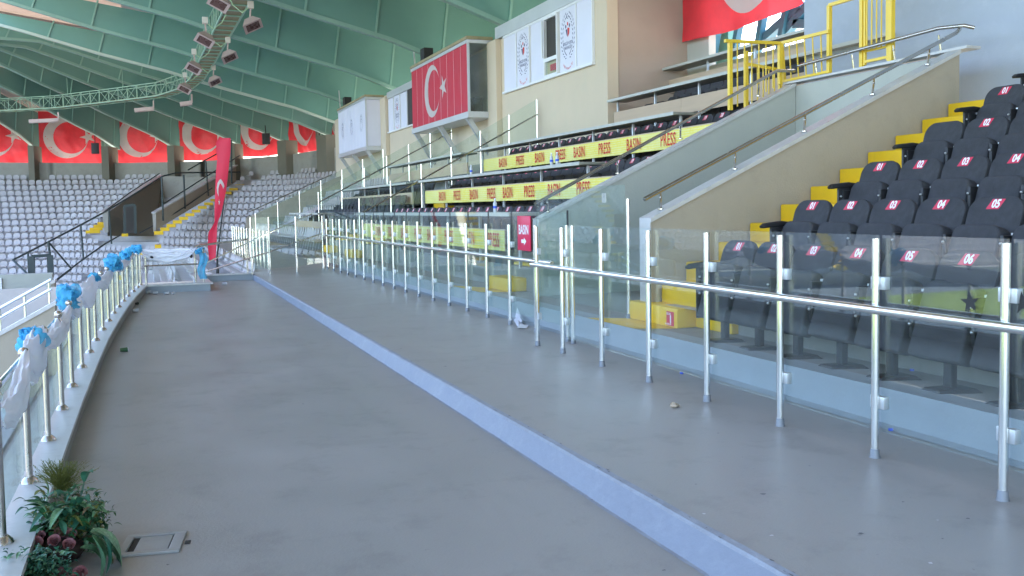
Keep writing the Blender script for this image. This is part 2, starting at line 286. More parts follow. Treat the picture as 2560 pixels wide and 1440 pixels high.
# terraces : row k spans X0+.865k .. , z=.25+.41k
TR, RI = .862, .395
def rx(k): return 4.54+TR*k
RZ = [.25, .62, 1.0, 1.415, 1.82, 2.22]
def rz(k): return RZ[k] if k < 6 else 2.22+RI*(k-5)
def terrace(mb, y0, y1, k1, skip0=False):
    for k in range(0, k1+1):
        x0 = 4.951 if k == 0 else rx(k); x1 = rx(k+1)
        mb.quad((x0, y0, rz(k)), (x1, y0, rz(k)), (x1, y1, rz(k)), (x0, y1, rz(k)))
        mb.quad((x1, y0, rz(k)), (x1, y0, rz(k+1)), (x1, y1, rz(k+1)), (x1, y1, rz(k)))
    for y in (y0, y1):
        pts = [(4.951, y, -.3)]
        for k in range(0, k1+1): pts += [(4.951 if k == 0 else rx(k), y, rz(k)), (rx(k+1), y, rz(k))]
        pts += [(rx(k1+1), y, -.3)]; mb.quad(*pts)
struct('terrace', 'floor2', (lambda m: (terrace(m, -12, 7.46, 6), m)[1])(MB()), smooth=False)
t2 = MB(); terrace(t2, 12.22, 19.9, 9); terrace(t2, 19.92, 50, 6); struct('terrace', 'floor2', t2, smooth=False)
struct('passage_floor', 'floor2', MB().quad((4.951, 7.46, .249), (10.6, 7.46, .249), (10.6, 8.79, .249), (4.951, 8.79, .249)).quad((4.951, 8.79, .25), (9.8, 8.79, .25), (9.8, 12.21, .25), (4.951, 12.21, .25)))
# lower tier beyond the deck
lt = MB()
for j in range(12):
    x1 = 2.9-.87*j; x0 = x1-.87; z = -.50-RI*j
    lt.quad((x0, 23.6, z), (x1, 23.6, z), (x1, 52, z), (x0, 52, z)); lt.quad((x0, 23.6, z-RI), (x0, 23.6, z), (x0, 52, z), (x0, 52, z-RI))
lt.quad((2.9, 23.6, -.50), (2.9, 23.6, 0), (2.9, 52, 0), (2.9, 52, -.50)); lt.quad((2.9, 23.6, .001), (3.0, 23.6, .001), (3.0, 52, .001), (2.9, 52, .001))
lt.quad((-7.5, 23.6, -5.5), (-7.5, 23.6, -.13), (2.9, 23.6, -.13), (2.9, 23.6, -5.5))
struct('lower_terrace', 'terr', lt, smooth=False)
# sloping lower tier next to the deck (seen past the left balustrade)
ls = MB()
for j in range(1, 14):
    x1 = -.8-.87*(j-1); x0 = x1-.87; z = -.9-RI*j*.9
    ls.quad((x0, -12, z), (x1, -12, z), (x1, 23.5, z), (x0, 23.5, z)); ls.quad((x1, -12, z), (x1, -12, z+RI), (x1, 23.5, z+RI), (x1, 23.5, z))
struct('side_terrace', 'terr', ls, smooth=False)
# ================================================================ WALLS
def wall(name, label, m, mb, cat='wall', group=None, **k):
    return tag(mb.obj(name, m, **k), label, cat, group)
# low wall with marble cap along the field side
w = thing('parapet', 'low curved parapet with white marble cap under the glass balustrade on the field side', 'parapet', loc=(0, 4, 0))
a = MB(); c = MB()
for y0, y1 in zip(ys, ys[1:]):
    x0, x1 = lx(y0), lx(y1)
    a.hexa([(x0-.18, y0, -1.3), (x0+.10, y0, -1.3), (x1+.10, y1, -1.3), (x1-.18, y1, -1.3), (x0-.18, y0, .02), (x0+.10, y0, .02), (x1+.10, y1, .02), (x1-.18, y1, .02)])
    c.hexa([(x0-.21, y0, .02), (x0+.125, y0, .02), (x1+.125, y1, .02), (x1-.21, y1, .02), (x0-.21, y0, .05), (x0+.125, y0, .05), (x1+.125, y1, .05), (x1-.21, y1, .05)])
part('wall', 'floor2', w, a); part('cap', 'marble', w, c)
w = thing('parapet', 'low parapet closing the end of the lower deck beneath the white swag', 'parapet', loc=(.6, 20.4, 0))
part('wall', 'kerb', w, MB().box(-.04, 1.24, 20.32, 20.56, -.13, .02)); part('wall', 'kerb', w, MB().box(1.02, 1.22, 20.561, 22.9, -.13, .02))
part('cap', 'marble', w, MB().box(-.08, 1.30, 20.29, 20.60, .02, .05)); part('cap', 'marble', w, MB().box(1.0, 1.27, 20.601, 22.88, .02, .05))
w = thing('parapet', 'short low parapet behind the red feather flag base', 'parapet', loc=(1.8, 23, 0))
part('wall', 'kerb', w, MB().box(1.24, 2.40, 22.93, 23.2, -.13, .02)); part('cap', 'marble', w, MB().box(1.22, 2.42, 22.89, 23.23, .02, .045))
# stair walls W1 (far) and W2 (near), sloping caps, and the back wall of the passage
def stair_wall(label, y0, y1, xa, za, xb, zb, m, name='stair_wall'):
    w = thing(name, label, 'wall', loc=(xa, y0, 0)); f = MB()
    f.prism([(xa+.012, y0+.01, .2), (xb, y0+.01, .2), (xb, y0+.01, zb-.05), (xa+.012, y0+.01, za-.05)], (0, y1-y0-.02, 0)); part('wall', m, w, f)
    c = MB(); c.hexa([(xa, y0-.015, za-.05), (xa, y1+.015, za-.05), (xb, y1+.015, zb-.05), (xb, y0-.015, zb-.05), (xa, y0-.015, za), (xa, y1+.015, za), (xb, y1+.015, zb), (xb, y0-.015, zb)]); part('cap', 'marble', w, c)
    part('edge_strip', 'marble', w, MB().box(xa-.006, xa+.01, y0-.005, y1+.005, .25, za-.05)); return w
W2 = stair_wall('sloping beige stair wall with marble cap beside the yellow steps', 8.8, 9.02, 5.2, 1.40, 9.80, 3.47, 'wall')
W1 = stair_wall('sloping grey green stair wall with marble cap below the press desks', 12.0, 12.2, 5.25, 1.37, 9.81, 3.465, 'mint')
w = thing('passage_wall', 'pale mint end wall of the passage under the yellow gates', 'wall', loc=(9.8, 10, 0))
part('wall', 'mint', w, MB().box(9.82, 10.0, 9.02, 12.2, .2, 3.42)); part('cap', 'marble', w, MB().box(9.80, 10.05, 8.7, 12.3, 3.475, 3.51))
# steel handrails on caps
def handrail(label, pts, bases, r=.026, group='steel handrails on the stair walls'):
    h = thing('handrail', label, 'handrail', group, loc=pts[0]); part('rail', 'steel', h, MB().tube(pts, r, 10))
    for b in bases:
        b = Vector(b[0]), Vector(b[1]); q = MB().tube([b[0]+Vector((0, 0, .012)), b[0].lerp(b[1], .6), b[1]], [.014, .014, .011], 8); q.tube([b[0], b[0]+Vector((0, 0, .014))], .036, 12); q.ball(b[0].lerp(b[1], .72), .018, 8, 5)
        part('bracket', 'steel', h, q)
def on_cap(xa, za, xb, zb, x): return za+(zb-za)*(x-xa)/(xb-xa)
z2 = lambda x: on_cap(5.2, 1.40, 9.8, 3.47, x); z1 = lambda x: on_cap(5.25, 1.37, 9.6, 3.46, x)
handrail('steel handrail above the beige stair wall beside the yellow steps', [(5.14, 8.82, z2(5.14)+.235), (9.75, 8.82, z2(9.75)+.235), (9.9, 8.9, z2(9.9)+.24)], [((x, 8.9, z2(x)), (x-.05, 8.82, z2(x-.05)+.215)) for x in (5.4, 6.4, 7.4, 8.45, 9.35)])
handrail('steel handrail above the mint stair wall under the press desks', [(5.2, 12.02, z1(5.2)+.235), (9.45, 12.02, z1(9.45)+.26), (9.8, 12.02, z1(9.5)+.25)], [((x, 12.1, z1(x)), (x-.05, 12.02, z1(x-.05)+.215)) for x in (5.45, 6.6, 7.7, 9.15)])
handrail('steel handrail along the top of the mint passage wall', [(9.86, 12.0, 3.74), (9.86, 9.2, 3.82), (9.86, 8.8, 3.78), (9.95, 8.72, 3.74)], [((9.9, y, 3.51), (9.86, y, 3.73)) for y in (11.6, 10.8, 10.0, 9.2)])
# upper wall behind the black seats, with opening to the right of the press room
wall('back_wall', 'tall blue grey wall behind the numbered black seats', 'bluewall', MB().box(10.6, 10.9, -12, 12.75, 2.4, 9.4))
wall('recess_side_wall', 'tall taupe wall ending the press room beside the upper desks', 'taupe', MB().box(10.63, 12.9, 19.93, 20.1, 2.4, 9.4))
bw = thing('recess_back_wall', 'grey plaster wall with open window strip under the big red flag', 'wall', loc=(12.9, 17, 0))
yo = at(1772, 150, X=12.9).y
f = MB().box(12.9, 13.1, yo, 20.1, 2.4, 9.4); f.box(12.9, 13.1, 9, yo, 2.4, 4.9); f.box(12.9, 13.1, 9, yo, 8.2, 9.4); part('wall', 'mint', bw, f)
sf = MB()
for x, y0, y1 in [(1792, 88, 135), (1846, 75, 120), (1905, 60, 108), (1963, 45, 90)]:
    p = at(x, y0, X=14.2); q = at(x-8, y1, X=14.2); d = q-p; sf.bar(p-d*2, q+d*1.2, .16)
for (a, b) in [((1906, 102), (1972, 44)), ((1968, 78), (2010, 30)), ((1990, 60), (2030, 60))]: p = at(*a, X=14.3); q = at(*b, X=14.3); sf.bar(p, q+(q-p)*.5, .2)
part('frame', 'skyfr', bw, sf)
# ---- press building (cream), X=10.6 plane
pb = thing('press_building', 'long cream press building with boarded windows above the press desks', 'building', loc=(10.6, 19.9, 2.5))
XW = 10.6
P6 = lambda x, y, X=XW: at(x, y, X=X)

zt = P6(1262, 95).z; zb = P6(1483, 157).z; ya, yb = P6(1262, 100).y, P6(1486, 50).y
part('fascia', 'alumatt', pb, MB().box(10.52, 10.9, 19.96, P6(1243, 80).y, zt+.05, zt+.42)); part('wall', 'cream', pb, MB().box(10.6, 10.9, 19.9, 26.8, 2.4, zt+.3).box(10.605, 10.9, 26.8, 54, 2.4, P6(1240, 104).z))
part('pilaster', 'cream', pb, MB().box(10.42, 10.598, P6(1252, 100).y, P6(1229, 100).y, 2.9, zt+.02))
part('sill', 'wframe', pb, MB().box(10.5, 10.598, yb-.03, ya+.05, zb-.06, zb)); part('frame', 'wframe', pb, MB().box(10.54, 10.598, yb, ya+.03, zt-.02, zt+.045))
def emblem(O, U, V, s, parent, small=False):
    """laurel ring, crescent, three figures and two lines of writing; s = half height"""
    n = MB(); r = MB()
    for sg in (-1, 1):
        for k in range(13):
            t = R(-78+k*12.2); cx, cy = sg*.62*math.cos(t), .98*math.sin(t)+.05; tx, ty = -sg*.62*math.sin(t), .98*math.cos(t); L = math.hypot(tx, ty); tx /= L; ty /= L
            for q in (-1, 1):
                ox, oy = cx+ty*q*.055, cy-tx*q*.055; ex, ey = ox+tx*.17+ty*q*.07, oy+ty*.17-tx*q*.07
                add_poly(n, [(s*ox, s*oy), (s*((ox+ex)/2+ty*.035), s*((oy+ey)/2-tx*.035)), (s*ex, s*ey), (s*((ox+ex)/2-ty*.035), s*((oy+ey)/2+tx*.035))], O, U, V)
    o, q = crescent_strips(0, .95*s, .12*s, .04*s, .095*s, 14)
    for i in range(14): n.quad(*[Vector(O)+U*x+V*y for x, y in (o[i], o[i+1], q[i+1], q[i])])
    for x, y, w_, b in ((-.2, .5, .07, n), (0, .6, .07, r), (.2, .5, .07, n)): add_poly(b, [(s*(x+w_*math.cos(i)), s*(y+w_*1.3*math.sin(i))) for i in [k*math.pi/5 for k in range(10)]], O, U, V)
    add_poly(n, [(-.22*s, .36*s), (-.05*s, .36*s), (-.02*s, .0), (-.12*s, .1*s)], O, U, V); add_poly(r, [(-.03*s, .42*s), (.2*s, .38*s), (.16*s, .12*s), (0, -.02*s)], O, U, V)
    if not small:
        add_text(n, 'GENÇLİK VE SPOR', O-V*.3*s, U, V, .2*s, sx=.62, off=.004*s); add_text(n, 'BAKANLIĞI', O-V*.5*s, U, V, .2*s, sx=.7, off=.004*s)
        for k, ch in enumerate('Sağlık Sporun İşi'):
            t = R(-90-34+k*4.25); add_text(r, ch, O+U*(.95*s*math.cos(t)*.9)+V*(-.2*s+1.25*s*math.sin(t)), (U*math.cos(t+R(90))+V*math.sin(t+R(90))), (V*math.cos(t+R(90))-U*math.sin(t+R(90))), .15*s, sx=.8, off=.003*s)
    e = part('emblem', 'navy', parent, n, smooth=False); part('emblem_red', 'letred', parent, r, smooth=False) if not small else None
def panels(xs, y_for, emb, xplane, ztop, zbot, parent):
    for i, (x0, x1) in enumerate(xs):
        a, b = P6(x0, y_for, xplane).y, P6(x1, y_for, xplane).y
        p = thing('window_panel', None, None, loc=(xplane-.02, (a+b)/2, (ztop+zbot)/2)); p.parent = parent; p.location = Vector((xplane-.02, (a+b)/2, (ztop+zbot)/2))-parent.location
        part('board', 'white', p, MB().box(xplane-.05, xplane-.002, b+.02, a-.02, zbot+.01, ztop-.025)); part('mullion', 'wframe', p, MB().box(xplane-.075, xplane-.002, b-.022, b+.018, zbot, ztop-.02))
        if i in emb: emblem(Vector((xplane-.052, (a+b)/2, (ztop+zbot)/2+.05)), YN, ZU, (ztop-zbot)*.34, p)
panels([(1262, 1294), (1295, 1327), (1330, 1364), (1403, 1445), (1446, 1486)], 80, (1, 3), XW, zt, zb, pb)
a, b = P6(1366, 100).y, P6(1400, 100).y
wn = MB().box(10.5, 10.598, b, b+.05, zb, zt-.02); wn.box(10.5, 10.598, a-.05, a, zb, zt-.02); wn.box(10.5, 10.598, b+.05, a-.05, zb, zb+.06); wn.box(10.5, 10.598, b+.05, a-.05, zt-.09, zt-.02); wn.box(10.5, 10.598, b+.05, a-.05, zb+.42, zb+.52)
wo = part('window', 'wframe', pb, wn); part('opening', 'dark', pb, MB().box(10.585, 10.597, b+.05, a-.05, zb+.52, zt-.09)); part('pane', 'glassC', pb, MB().box(10.55, 10.56, b+.05, a-.05, zb+.06, zb+.42))
part('sash', 'wframe', pb, MB().box(10.40, 10.44, a-.13, a-.07, zb+.54, zt-.12)); part('notice', 'plate', pb, MB().box(10.57, 10.58, b+.12, a-.3, zb+.15, zb+.33))
# second bay between the boxes
zt2, zb2 = P6(1000, 232).z-.05, P6(1000, 322).z
part('pilaster', 'cream', pb, MB().box(10.42, 10.598, P6(972, 260).y, P6(957, 260).y, 2.9, zt2+.1)); part('sill', 'wframe', pb, MB().box(10.5, 10.598, P6(1040, 300).y, P6(972, 300).y, zb2-.06, zb2))
panels([(973, 987), (988, 1003), (1004, 1021)], 270, (1,), XW, zt2, zb2, pb); part('opening', 'dark', pb, MB().box(10.56, 10.597, P6(1031, 290).y-.9, P6(1022, 290).y, zb2, zt2))
part('fascia', 'alumatt', pb, MB().box(10.53, 10.6-.002, P6(1040, 300).y, P6(972, 300).y, zt2, zt2+.3))
wall('rear_cladding', 'green rear cladding seen above the press building', 'green', MB().box(14.4, 14.6, 20.3, 62, 4, 10.4))
# overhanging boxes
def cabin(label, xf, x_side, x_far, ztop, zbot, flag):
    y0 = 0; p = at(x_side, 250, X=xf); q = at(x_far, 250, X=xf); y0, y1 = p.y, q.y
    b = thing('commentary_box', label, 'commentary box', 'overhanging boxes on the press building', loc=(xf, y0, zbot))
    part('front', 'redbox' if flag else 'white', b, MB().box(xf, xf+.04, y0+.03, y1-.03, zbot, ztop-.08))
    part('side', 'glassC' if flag else 'white', b, MB().box(xf+.06, 10.598, y0+.01, y0+.03, zbot, ztop-.1)); part('side', 'white', b, MB().box(xf+.041, 10.598, y1-.05, y1-.02, zbot, ztop-.1))
    fr = MB().box(xf-.03, 10.599, y0-.02, y1, ztop-.09, ztop+.02); fr.box(xf-.04, 10.599, y0-.03, y1, zbot-.2, zbot-.01); fr.box(xf-.03, xf+.05, y0-.01, y0+.029, zbot, ztop-.09); fr.box(10.54, 10.599, y0-.02, y0+.009, zbot, ztop-.09)
    part('frame', 'alumatt', b, fr); part('roof', 'plank', b, MB().box(xf-.06, 10.599, y0-.06, y1, ztop+.021, ztop+.12))
    for k in range(3):
        y = y0+.3+(y1-y0-.5)*k/2; part('strut', 'alumatt', b, MB().bar((xf+.05, y, zbot-.15), (10.58, y+.05, zbot-1.35), .13, .16))
    n = 9; s = MB()
    for k in range(1, n): y = y0+(y1-y0)*k/n; s.box(xf-.005, xf-.001, y-.0035, y+.0035, zbot+.01, ztop-.1)
    part('panel_joints', 'wframe', b, s)
    if flag:
        yc = 31.67; zc = (ztop+zbot)/2-.02; o, i_ = crescent_strips(0, 0, .93, .22, .73, 36); c = MB(); O = Vector((xf-.012, yc, zc))
        for k in range(36): c.quad(*[O+YN*x+ZU*y for x, y in (o[k], o[k+1], i_[k+1], i_[k])])
        part('crescent', 'white2', b, c, smooth=False); part('star', 'white2', b, add_poly(MB(), star_pts(0, 0, .43, R(180)), Vector((xf-.012, 30.35, zc)), YN, ZU), smooth=False)
        part('chair', 'black', b, MB().box(10.1, 10.4, y0+.4, y0+.8, zbot, zbot+.5)); part('back_board', 'mint', b, MB().box(10.55, 10.59, y0+.05, y1-.06, zbot, ztop-.2))
    else:
        for yy in (y0+1.0, y0+3.2, y0+5.4): emblem(Vector((xf-.01, yy, (ztop+zbot)/2)), YN, ZU, .38, b, small=True)
    part('loudspeaker', 'black', b, MB().box(xf+.05, xf+.4, y1-1.6, y1-1.1, ztop+.12, ztop+.6)); part('antenna', 'alumatt', b, MB().bar((xf+.1, y1-.2, ztop), (xf+.05, y1-.15, ztop+1.1), .05))
cabin('red overhanging box showing a white crescent and star', 9.76, 1172, 1030, at(1172, 98, X=9.76).z, at(1174, 277, X=9.76).z, True)
cabin('white overhanging box farther along the press building', 9.74, 914, 844, at(914, 243, X=9.74).z, at(916, 365, X=9.74).z, False)
# ================================================================ FLAGS
def flag(label, P, U, V, w, h, cx, cy, cr, ix, ir, sx, sy, sr, amp=.06, seed=0, topcut=None, N_=None, group=None, straight=0):
    P, U, V = Vector(P), Vector(U), Vector(V); N = N_ or U.cross(V).normalized(); rd = random.Random(seed)
    def pt(x, y, o=0):
        a = x/w; b = y/h
        d = amp*(noise.noise(Vector((x*.8+seed, y*.5, seed)))*1.6+.5*noise.noise(Vector((x*2.2+y*1.3, seed*3., y*1.6)))) - amp*1.2*math.sin(math.pi*a)
        sag = -.02*h*math.sin(math.pi*a)*(1-b)
        return P+U*x+V*(y+sag)+N*(d+o)
    f = thing('flag', label, 'flag', group, loc=P)
    part('cloth', 'red', f, MB().grid(lambda a, b: pt(a*w, b*h), 34, 24))
    o, i_ = crescent_strips(cx, cy, cr, ix, ir, 40); c = MB()
    for k in range(40):
        for t in range(4):
            g = lambda p, q, s: (p[0]+(q[0]-p[0])*s, p[1]+(q[1]-p[1])*s)
            qs = [g(o[k], i_[k], t/4), g(o[k+1], i_[k+1], t/4), g(o[k+1], i_[k+1], (t+1)/4), g(o[k], i_[k], (t+1)/4)]
            c.quad(*[pt(x, y, .012) for x, y in qs])
    part('crescent', 'white2', f, c, merge=True)
    if sr:
        s = MB(); sp = star_pts(sx, sy, sr, R(180))
        for k in range(10): s.quad(pt(sx, sy, .014), pt(*sp[k], .014), pt(*sp[(k+1) % 10], .014))
        part('star', 'white2', f, s, merge=True, smooth=False)
    return f
ps, pe = at(1708, 104, X=12.75), at(2012, 28, X=12.75)
flag('huge red flag with white crescent hanging beside the blue grey wall', (12.72, ps.y, 5.62), YN, ZU, ps.y-pe.y, 3.0, 2.65, 1.52, 1.25, 2.95, 1.0, 4.6, 1.5, .0, amp=.07, seed=3)
# ---- rim of the far stand
RIM = [(-260, 84, 9), (-95, 84, 9), (92, 84, 9), (279, 83.6, 9), (441, 82, 9), (588, 79.5, 9), (712, 76, 9), (822, 70.5, 9), (905, 64, 9)]
def dtop(x):
    pts = [(-400, 84), (87, 84), (292, 83.8), (433, 82), (600, 79), (712, 76), (826, 70), (950, 62)]
    for (a, da), (b, db) in zip(pts, pts[1:]):
        if x <= b: return da+(db-da)*(x-a)/(b-a)
    return db
def dbot(x):
    pts = [(-400, 66), (0, 65), (150, 63.5), (250, 60), (350, 55.5), (450, 51), (600, 45), (700, 43), (950, 41)]
    for (a, da), (b, db) in zip(pts, pts[1:]):
        if x <= b: return da+(db-da)*(x-a)/(b-a)
    return db
NR = 19; ZT, ZB = 4.05, -3.95
def far_pt(x, t, z):  # t 0=top row back .. 1=bottom
    d = dtop(x)-1+(dbot(x)-dtop(x)+1)*t; p = at(x, 500, D=d); p.z = z; return p
XS = list(range(-260, 931, 14))
ft = MB()
for i in range(NR):
    t0, t1 = i/NR, (i+1)/NR; z = ZT+(ZB-ZT)*i/(NR-1)
    for xa, xb in zip(XS, XS[1:]):
        ft.quad(far_pt(xa, t0, z), far_pt(xb, t0, z), far_pt(xb, t1, z), far_pt(xa, t1, z)); zn = z-(ZT-ZB)/(NR-1)
        ft.quad(far_pt(xa, t1, z), far_pt(xb, t1, z), far_pt(xb, t1, zn), far_pt(xa, t1, zn))
struct('far_terrace', 'terr', ft, smooth=False)
fw = MB()
for xa, xb in zip(XS, XS[1:]):
    a, b = at(xa, 500, D=dtop(xa)-.98), at(xb, 500, D=dtop(xb)-.98)
    a2, b2 = at(xa, 500, D=dtop(xa)-.5), at(xb, 500, D=dtop(xb)-.5)
    f4 = lambda p, z: (p.x, p.y, z)
    fw.hexa([f4(a, 3.6), f4(b, 3.6), f4(b2, 3.6), f4(a2, 3.6), f4(a, 5.75+max(0, xa-500)*.001), f4(b, 5.75+max(0, xb-500)*.001), f4(b2, 5.75+max(0, xb-500)*.001), f4(a2, 5.75+max(0, xa-500)*.001)])
wall('rim_wall', 'long pale wall under the row of red flags around the far stand', 'conc', fw, merge=True)
# columns, flags between them
names = ['far left', 'second', 'third']
cols = [(-262, -230), (-100, -60), (75, 110), (258, 300), (422, 464), (575, 612), (697, 748), (795, 852)]
for k, (xa, xb) in enumerate(cols):
    xm = xa+(xb-xa)*.42; D0 = dtop(xm)-2.1; p = at(xm, 500, D=D0); q = at(xb, 500, D=dtop(xb)-.2); dv = Vector((q.x-p.x, q.y-p.y, 0)); dv2 = dv.normalized()
    l = at(xa, 500, D=dtop(xa)-2.05); wv = Vector((p.x-l.x, p.y-l.y, 0)); z0 = 3.4; z1_ = 7.05
    o = MB().hexa([(*l.xy, z0), (*p.xy, z0), (p.x+dv.x, p.y+dv.y, z0), (l.x+dv.x, l.y+dv.y, z0), (*l.xy, z1_), (*p.xy, z1_), (p.x+dv.x, p.y+dv.y, z1_), (l.x+dv.x, l.y+dv.y, z1_)])
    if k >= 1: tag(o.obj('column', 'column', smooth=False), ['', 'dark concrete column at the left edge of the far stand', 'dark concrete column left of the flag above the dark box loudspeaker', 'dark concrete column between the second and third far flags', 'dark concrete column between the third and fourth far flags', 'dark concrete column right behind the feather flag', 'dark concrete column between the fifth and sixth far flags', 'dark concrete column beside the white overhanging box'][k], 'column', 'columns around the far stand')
fl = [(-88, 76), (105, 258), (294, 425), (455, 577), (603, 705), (727, 797), (826, 900)]
fz = ['far red flag cut by the left edge, its star lit', 'far red flag with full crescent, second from the left', 'far red flag with crescent and half hidden star, third from the left', 'far red flag behind the feather flag', 'far red flag with the black loudspeaker in front', 'far red flag between the last two dark columns', 'far red flag peeking out beside the white overhanging box']
for k, (xa, xb) in enumerate(fl):
    a = at(xa, 500, D=dtop(xa)+.7); b = at(xb, 500, D=dtop(xb)+.7); a.z = b.z = 0; U = (b-a).normalized(); wd = (b-a).length; s = wd/5.5; s = min(s, 1.25) if k < 4 else 1.0
    wfull = wd if k < 5 else wd
    rat = 5.5/wd
    z0 = (5.80, 5.78, 5.85, 5.95, 6.15, 6.2, 6.3)[k]
    flag(fz[k], (a.x, a.y, z0), U, ZU, wd, 4.3, 2.35/rat if k < 5 else 2.2, 2.2, 1.68, (2.35/rat if k < 5 else 2.2)+.37, 1.30, min(4.35/rat, wd-.9) if k != 5 else wd-.5, 2.25, .64, amp=.17, seed=11+k*2, group='red flags hung around the far stand', N_=Vector((U.y, -U.x, 0)))
bk = MB()
for xa, xb in zip(XS, XS[1:]):
    a, b = at(xa, 500, D=dtop(xa)+2.2), at(xb, 500, D=dtop(xb)+2.2)
    bk.quad((a.x, a.y, 6.5), (b.x, b.y, 6.5), (b.x, b.y, 10.6), (a.x, a.y, 10.6))
wall('rim_cladding', 'green cladding with vertical ribs behind the far flags', 'green', bk, merge=True)
RP = thing('rim_posts', 'thin green uprights standing between the far flags', 'posts', loc=at(268, 400, D=85))
for x in list(range(60, 104, 9))+list(range(232, 292, 9))+list(range(402, 455, 8))+list(range(560, 604, 8))+list(range(690, 727, 7))+list(range(800, 830, 7)):
    a = at(x, 500, D=dtop(x)+1.7); part('post', 'flange', RP, MB().bar((a.x, a.y, 6.6), (a.x, a.y, 10.3), .12), smooth=False)
# ================================================================ ROOF
PROF = [(-3.6, 6.25), (0, 7.15), (2.4, 7.98), (5.1, 8.65), (7.3, 9.22), (9.7, 9.92), (13.2, 10.75), (17.2, 11.85), (19.4, 12.4)]   # distance inward from the rim line, z of lower edge
PTOP = lambda s: 10.05+.148*(s)
def zp(s):
    for (a, za), (b, zb_) in zip(PROF, PROF[1:]):
        if s <= b: return za+(zb_-za)*(s-a)/(b-a)
    return PROF[-1][1]
roof = thing('canopy_roof', 'green canopy roof of deep radial fins over the stands', 'roof', loc=(11.3, 0, 8))
def fin(P, d, smax=19.4, m='flange', seam=2.6, smin=-3.2):
    """fin from plan point P running inward along unit vector d"""
    P = Vector((P[0], P[1], 0)); d = Vector((d[0], d[1], 0)).normalized(); n = Vector((-d.y, d.x, 0)); n = n if n.y < 0 else -n
    ss = [smin]+[s for s, _ in PROF if smin < s < smax]+[smax]; b = MB(); fl_ = MB(); sm_ = MB()
    lo_ = [P+d*s+ZU*zp(s) for s in ss]; hi = [P+d*s+ZU*max(PTOP(s), zp(s)+.25) for s in ss]
    b.prism(lo_+hi[::-1], -n*.16)
    for i in range(len(ss)-1):
        A, B = lo_[i], lo_[i+1]; t = n*.05; k = -n*.21
        fl_.hexa([A+t-ZU*.10, B+t-ZU*.10, B+k-ZU*.10, A+k-ZU*.10, A+t+ZU*.05, B+t+ZU*.05, B+k+ZU*.05, A+k+ZU*.05])
    f = part('rib', 'green', roof, b, smooth=False)
    off = f.matrix_world
    part('rib_edge', m, f, fl_, smooth=False)
    s = smin+1
    while s < smax-1:
        h0 = zp(s); h1 = PTOP(s+.75)
        if h1-h0 > .7: A = P+d*(s)+ZU*(h0+.05)+n*.02; B = P+d*(s-.35)+ZU*(h1)+n*.02; sm_.bar(A, B, .10, .08)
        s += seam
    if sm_.v: part('rib_seams', 'seam', f, sm_, smooth=False)
for y in (-21, -13, -5, 3, 11, 19, 27, 34, 42, 50, 58): fin((11.3, y), (-1, 0), m='flangew' if y == 58 else 'flange')
ends = []
for (rx_, ry_, D_, y0) in [(87, 383, 84, 302), (292, 383, 84, 210), (433, 373, 82, 158), (600, 365, 79.5, 121), (712, 356, 76, 92), (826, 339, 70, 70)]:
    P = at(rx_, ry_, D=D_); best = None
    for D1 in [30+.25*i for i in range(220)]:
        q = at(0 if rx_ > 90 else 0, y0, D=D1); s = math.hypot(q.x-P.x, q.y-P.y)
        if s > 24 or s < 2: continue
        e = abs(zp(min(s, 19.4))+max(0, s-19.4)*.27-q.z)
        if q.y < P.y and (best is None or e < best[0]): best = (e, q, s)
    q = best[1]; q_s = best[2]; print('rib', round(q_s, 1), best[0]); d = ((q.x-P.x), (q.y-P.y)); ends.append((P, Vector((d[0], d[1], 0)).normalized())); fin(P, d, smax=max(21, q_s+4))
P = at(-95, 383, D=84); ends.insert(0, (P, Vector((-.05, -1, 0)).normalized())); fin(P, ends[0][1], smax=21)
# roof sheet above the fins
rs = MB(); rg = MB()
for s0, s1 in ((-3.2, 5), (5, 12), (12, 18.6)): (rs if s0 > 11 else rg).quad((11.3-s0, -26, PTOP(s0)+.12), (11.3-s1, -26, PTOP(s1)+.12), (11.3-s1, 62, PTOP(s1)+.12), (11.3-s0, 62, PTOP(s0)+.12))
L_ = [(P, d) for P, d in ends]+[(Vector((11.3, 58, 0)), Vector((-1, 0, 0)))]
for (P, d), (Q, e) in zip(L_, L_[1:]):
    for s0, s1 in ((-3.2, 5), (5, 12), (12, 26)): (rs if s0 > 11 else rg).quad(*[(p.x, p.y, PTOP(s)+.13) for p, s in ((P+d*s0, s0), (Q+e*s0, s0), (Q+e*s1, s1), (P+d*s1, s1))])
part('roof_sheet', 'peach', roof, rs, smooth=False); part('roof_sheet', 'sheet', roof, rg, smooth=False)
# ================================================================ CATWALK with floodlights
cp = [Vector(p) for p in [(3.5, -10, 9.0), (3.5, 10, 9.0), (3.46, 26, 9.0), (3.44, 34.2, 9.1), (3.34, 40, 9.1), (3.2, 48, 9.1), (3.05, 55, 9.1), (2.6, 59.5, 9.1), (1.4, 63.6, 9.1), (-1.2, 67.2, 9.1), (-5.4, 72.6, 9.1), (-9.5, 75.6, 9.1), (-16, 78, 9.1)]]
def resample(pts, step):
    out = [pts[0].copy()]; acc = 0
    for a, b in zip(pts, pts[1:]):
        L = (b-a).length; t = step-acc
        while t <= L: out.append(a.lerp(b, t/L)); t += step
        acc = (acc+L) % step
    return out
cw = thing('light_catwalk', 'curved green truss catwalk hung beneath the roof carrying floodlights', 'catwalk', loc=cp[3])
rp = resample(cp, 1.0); tr = MB(); pk = MB()
L, Rr = [], []
for i, p in enumerate(rp):
    t = (rp[min(i+1, len(rp)-1)]-rp[max(i-1, 0)]).normalized(); n = Vector((-t.y, t.x, 0)); L.append(p-n*.38); Rr.append(p+n*.38)
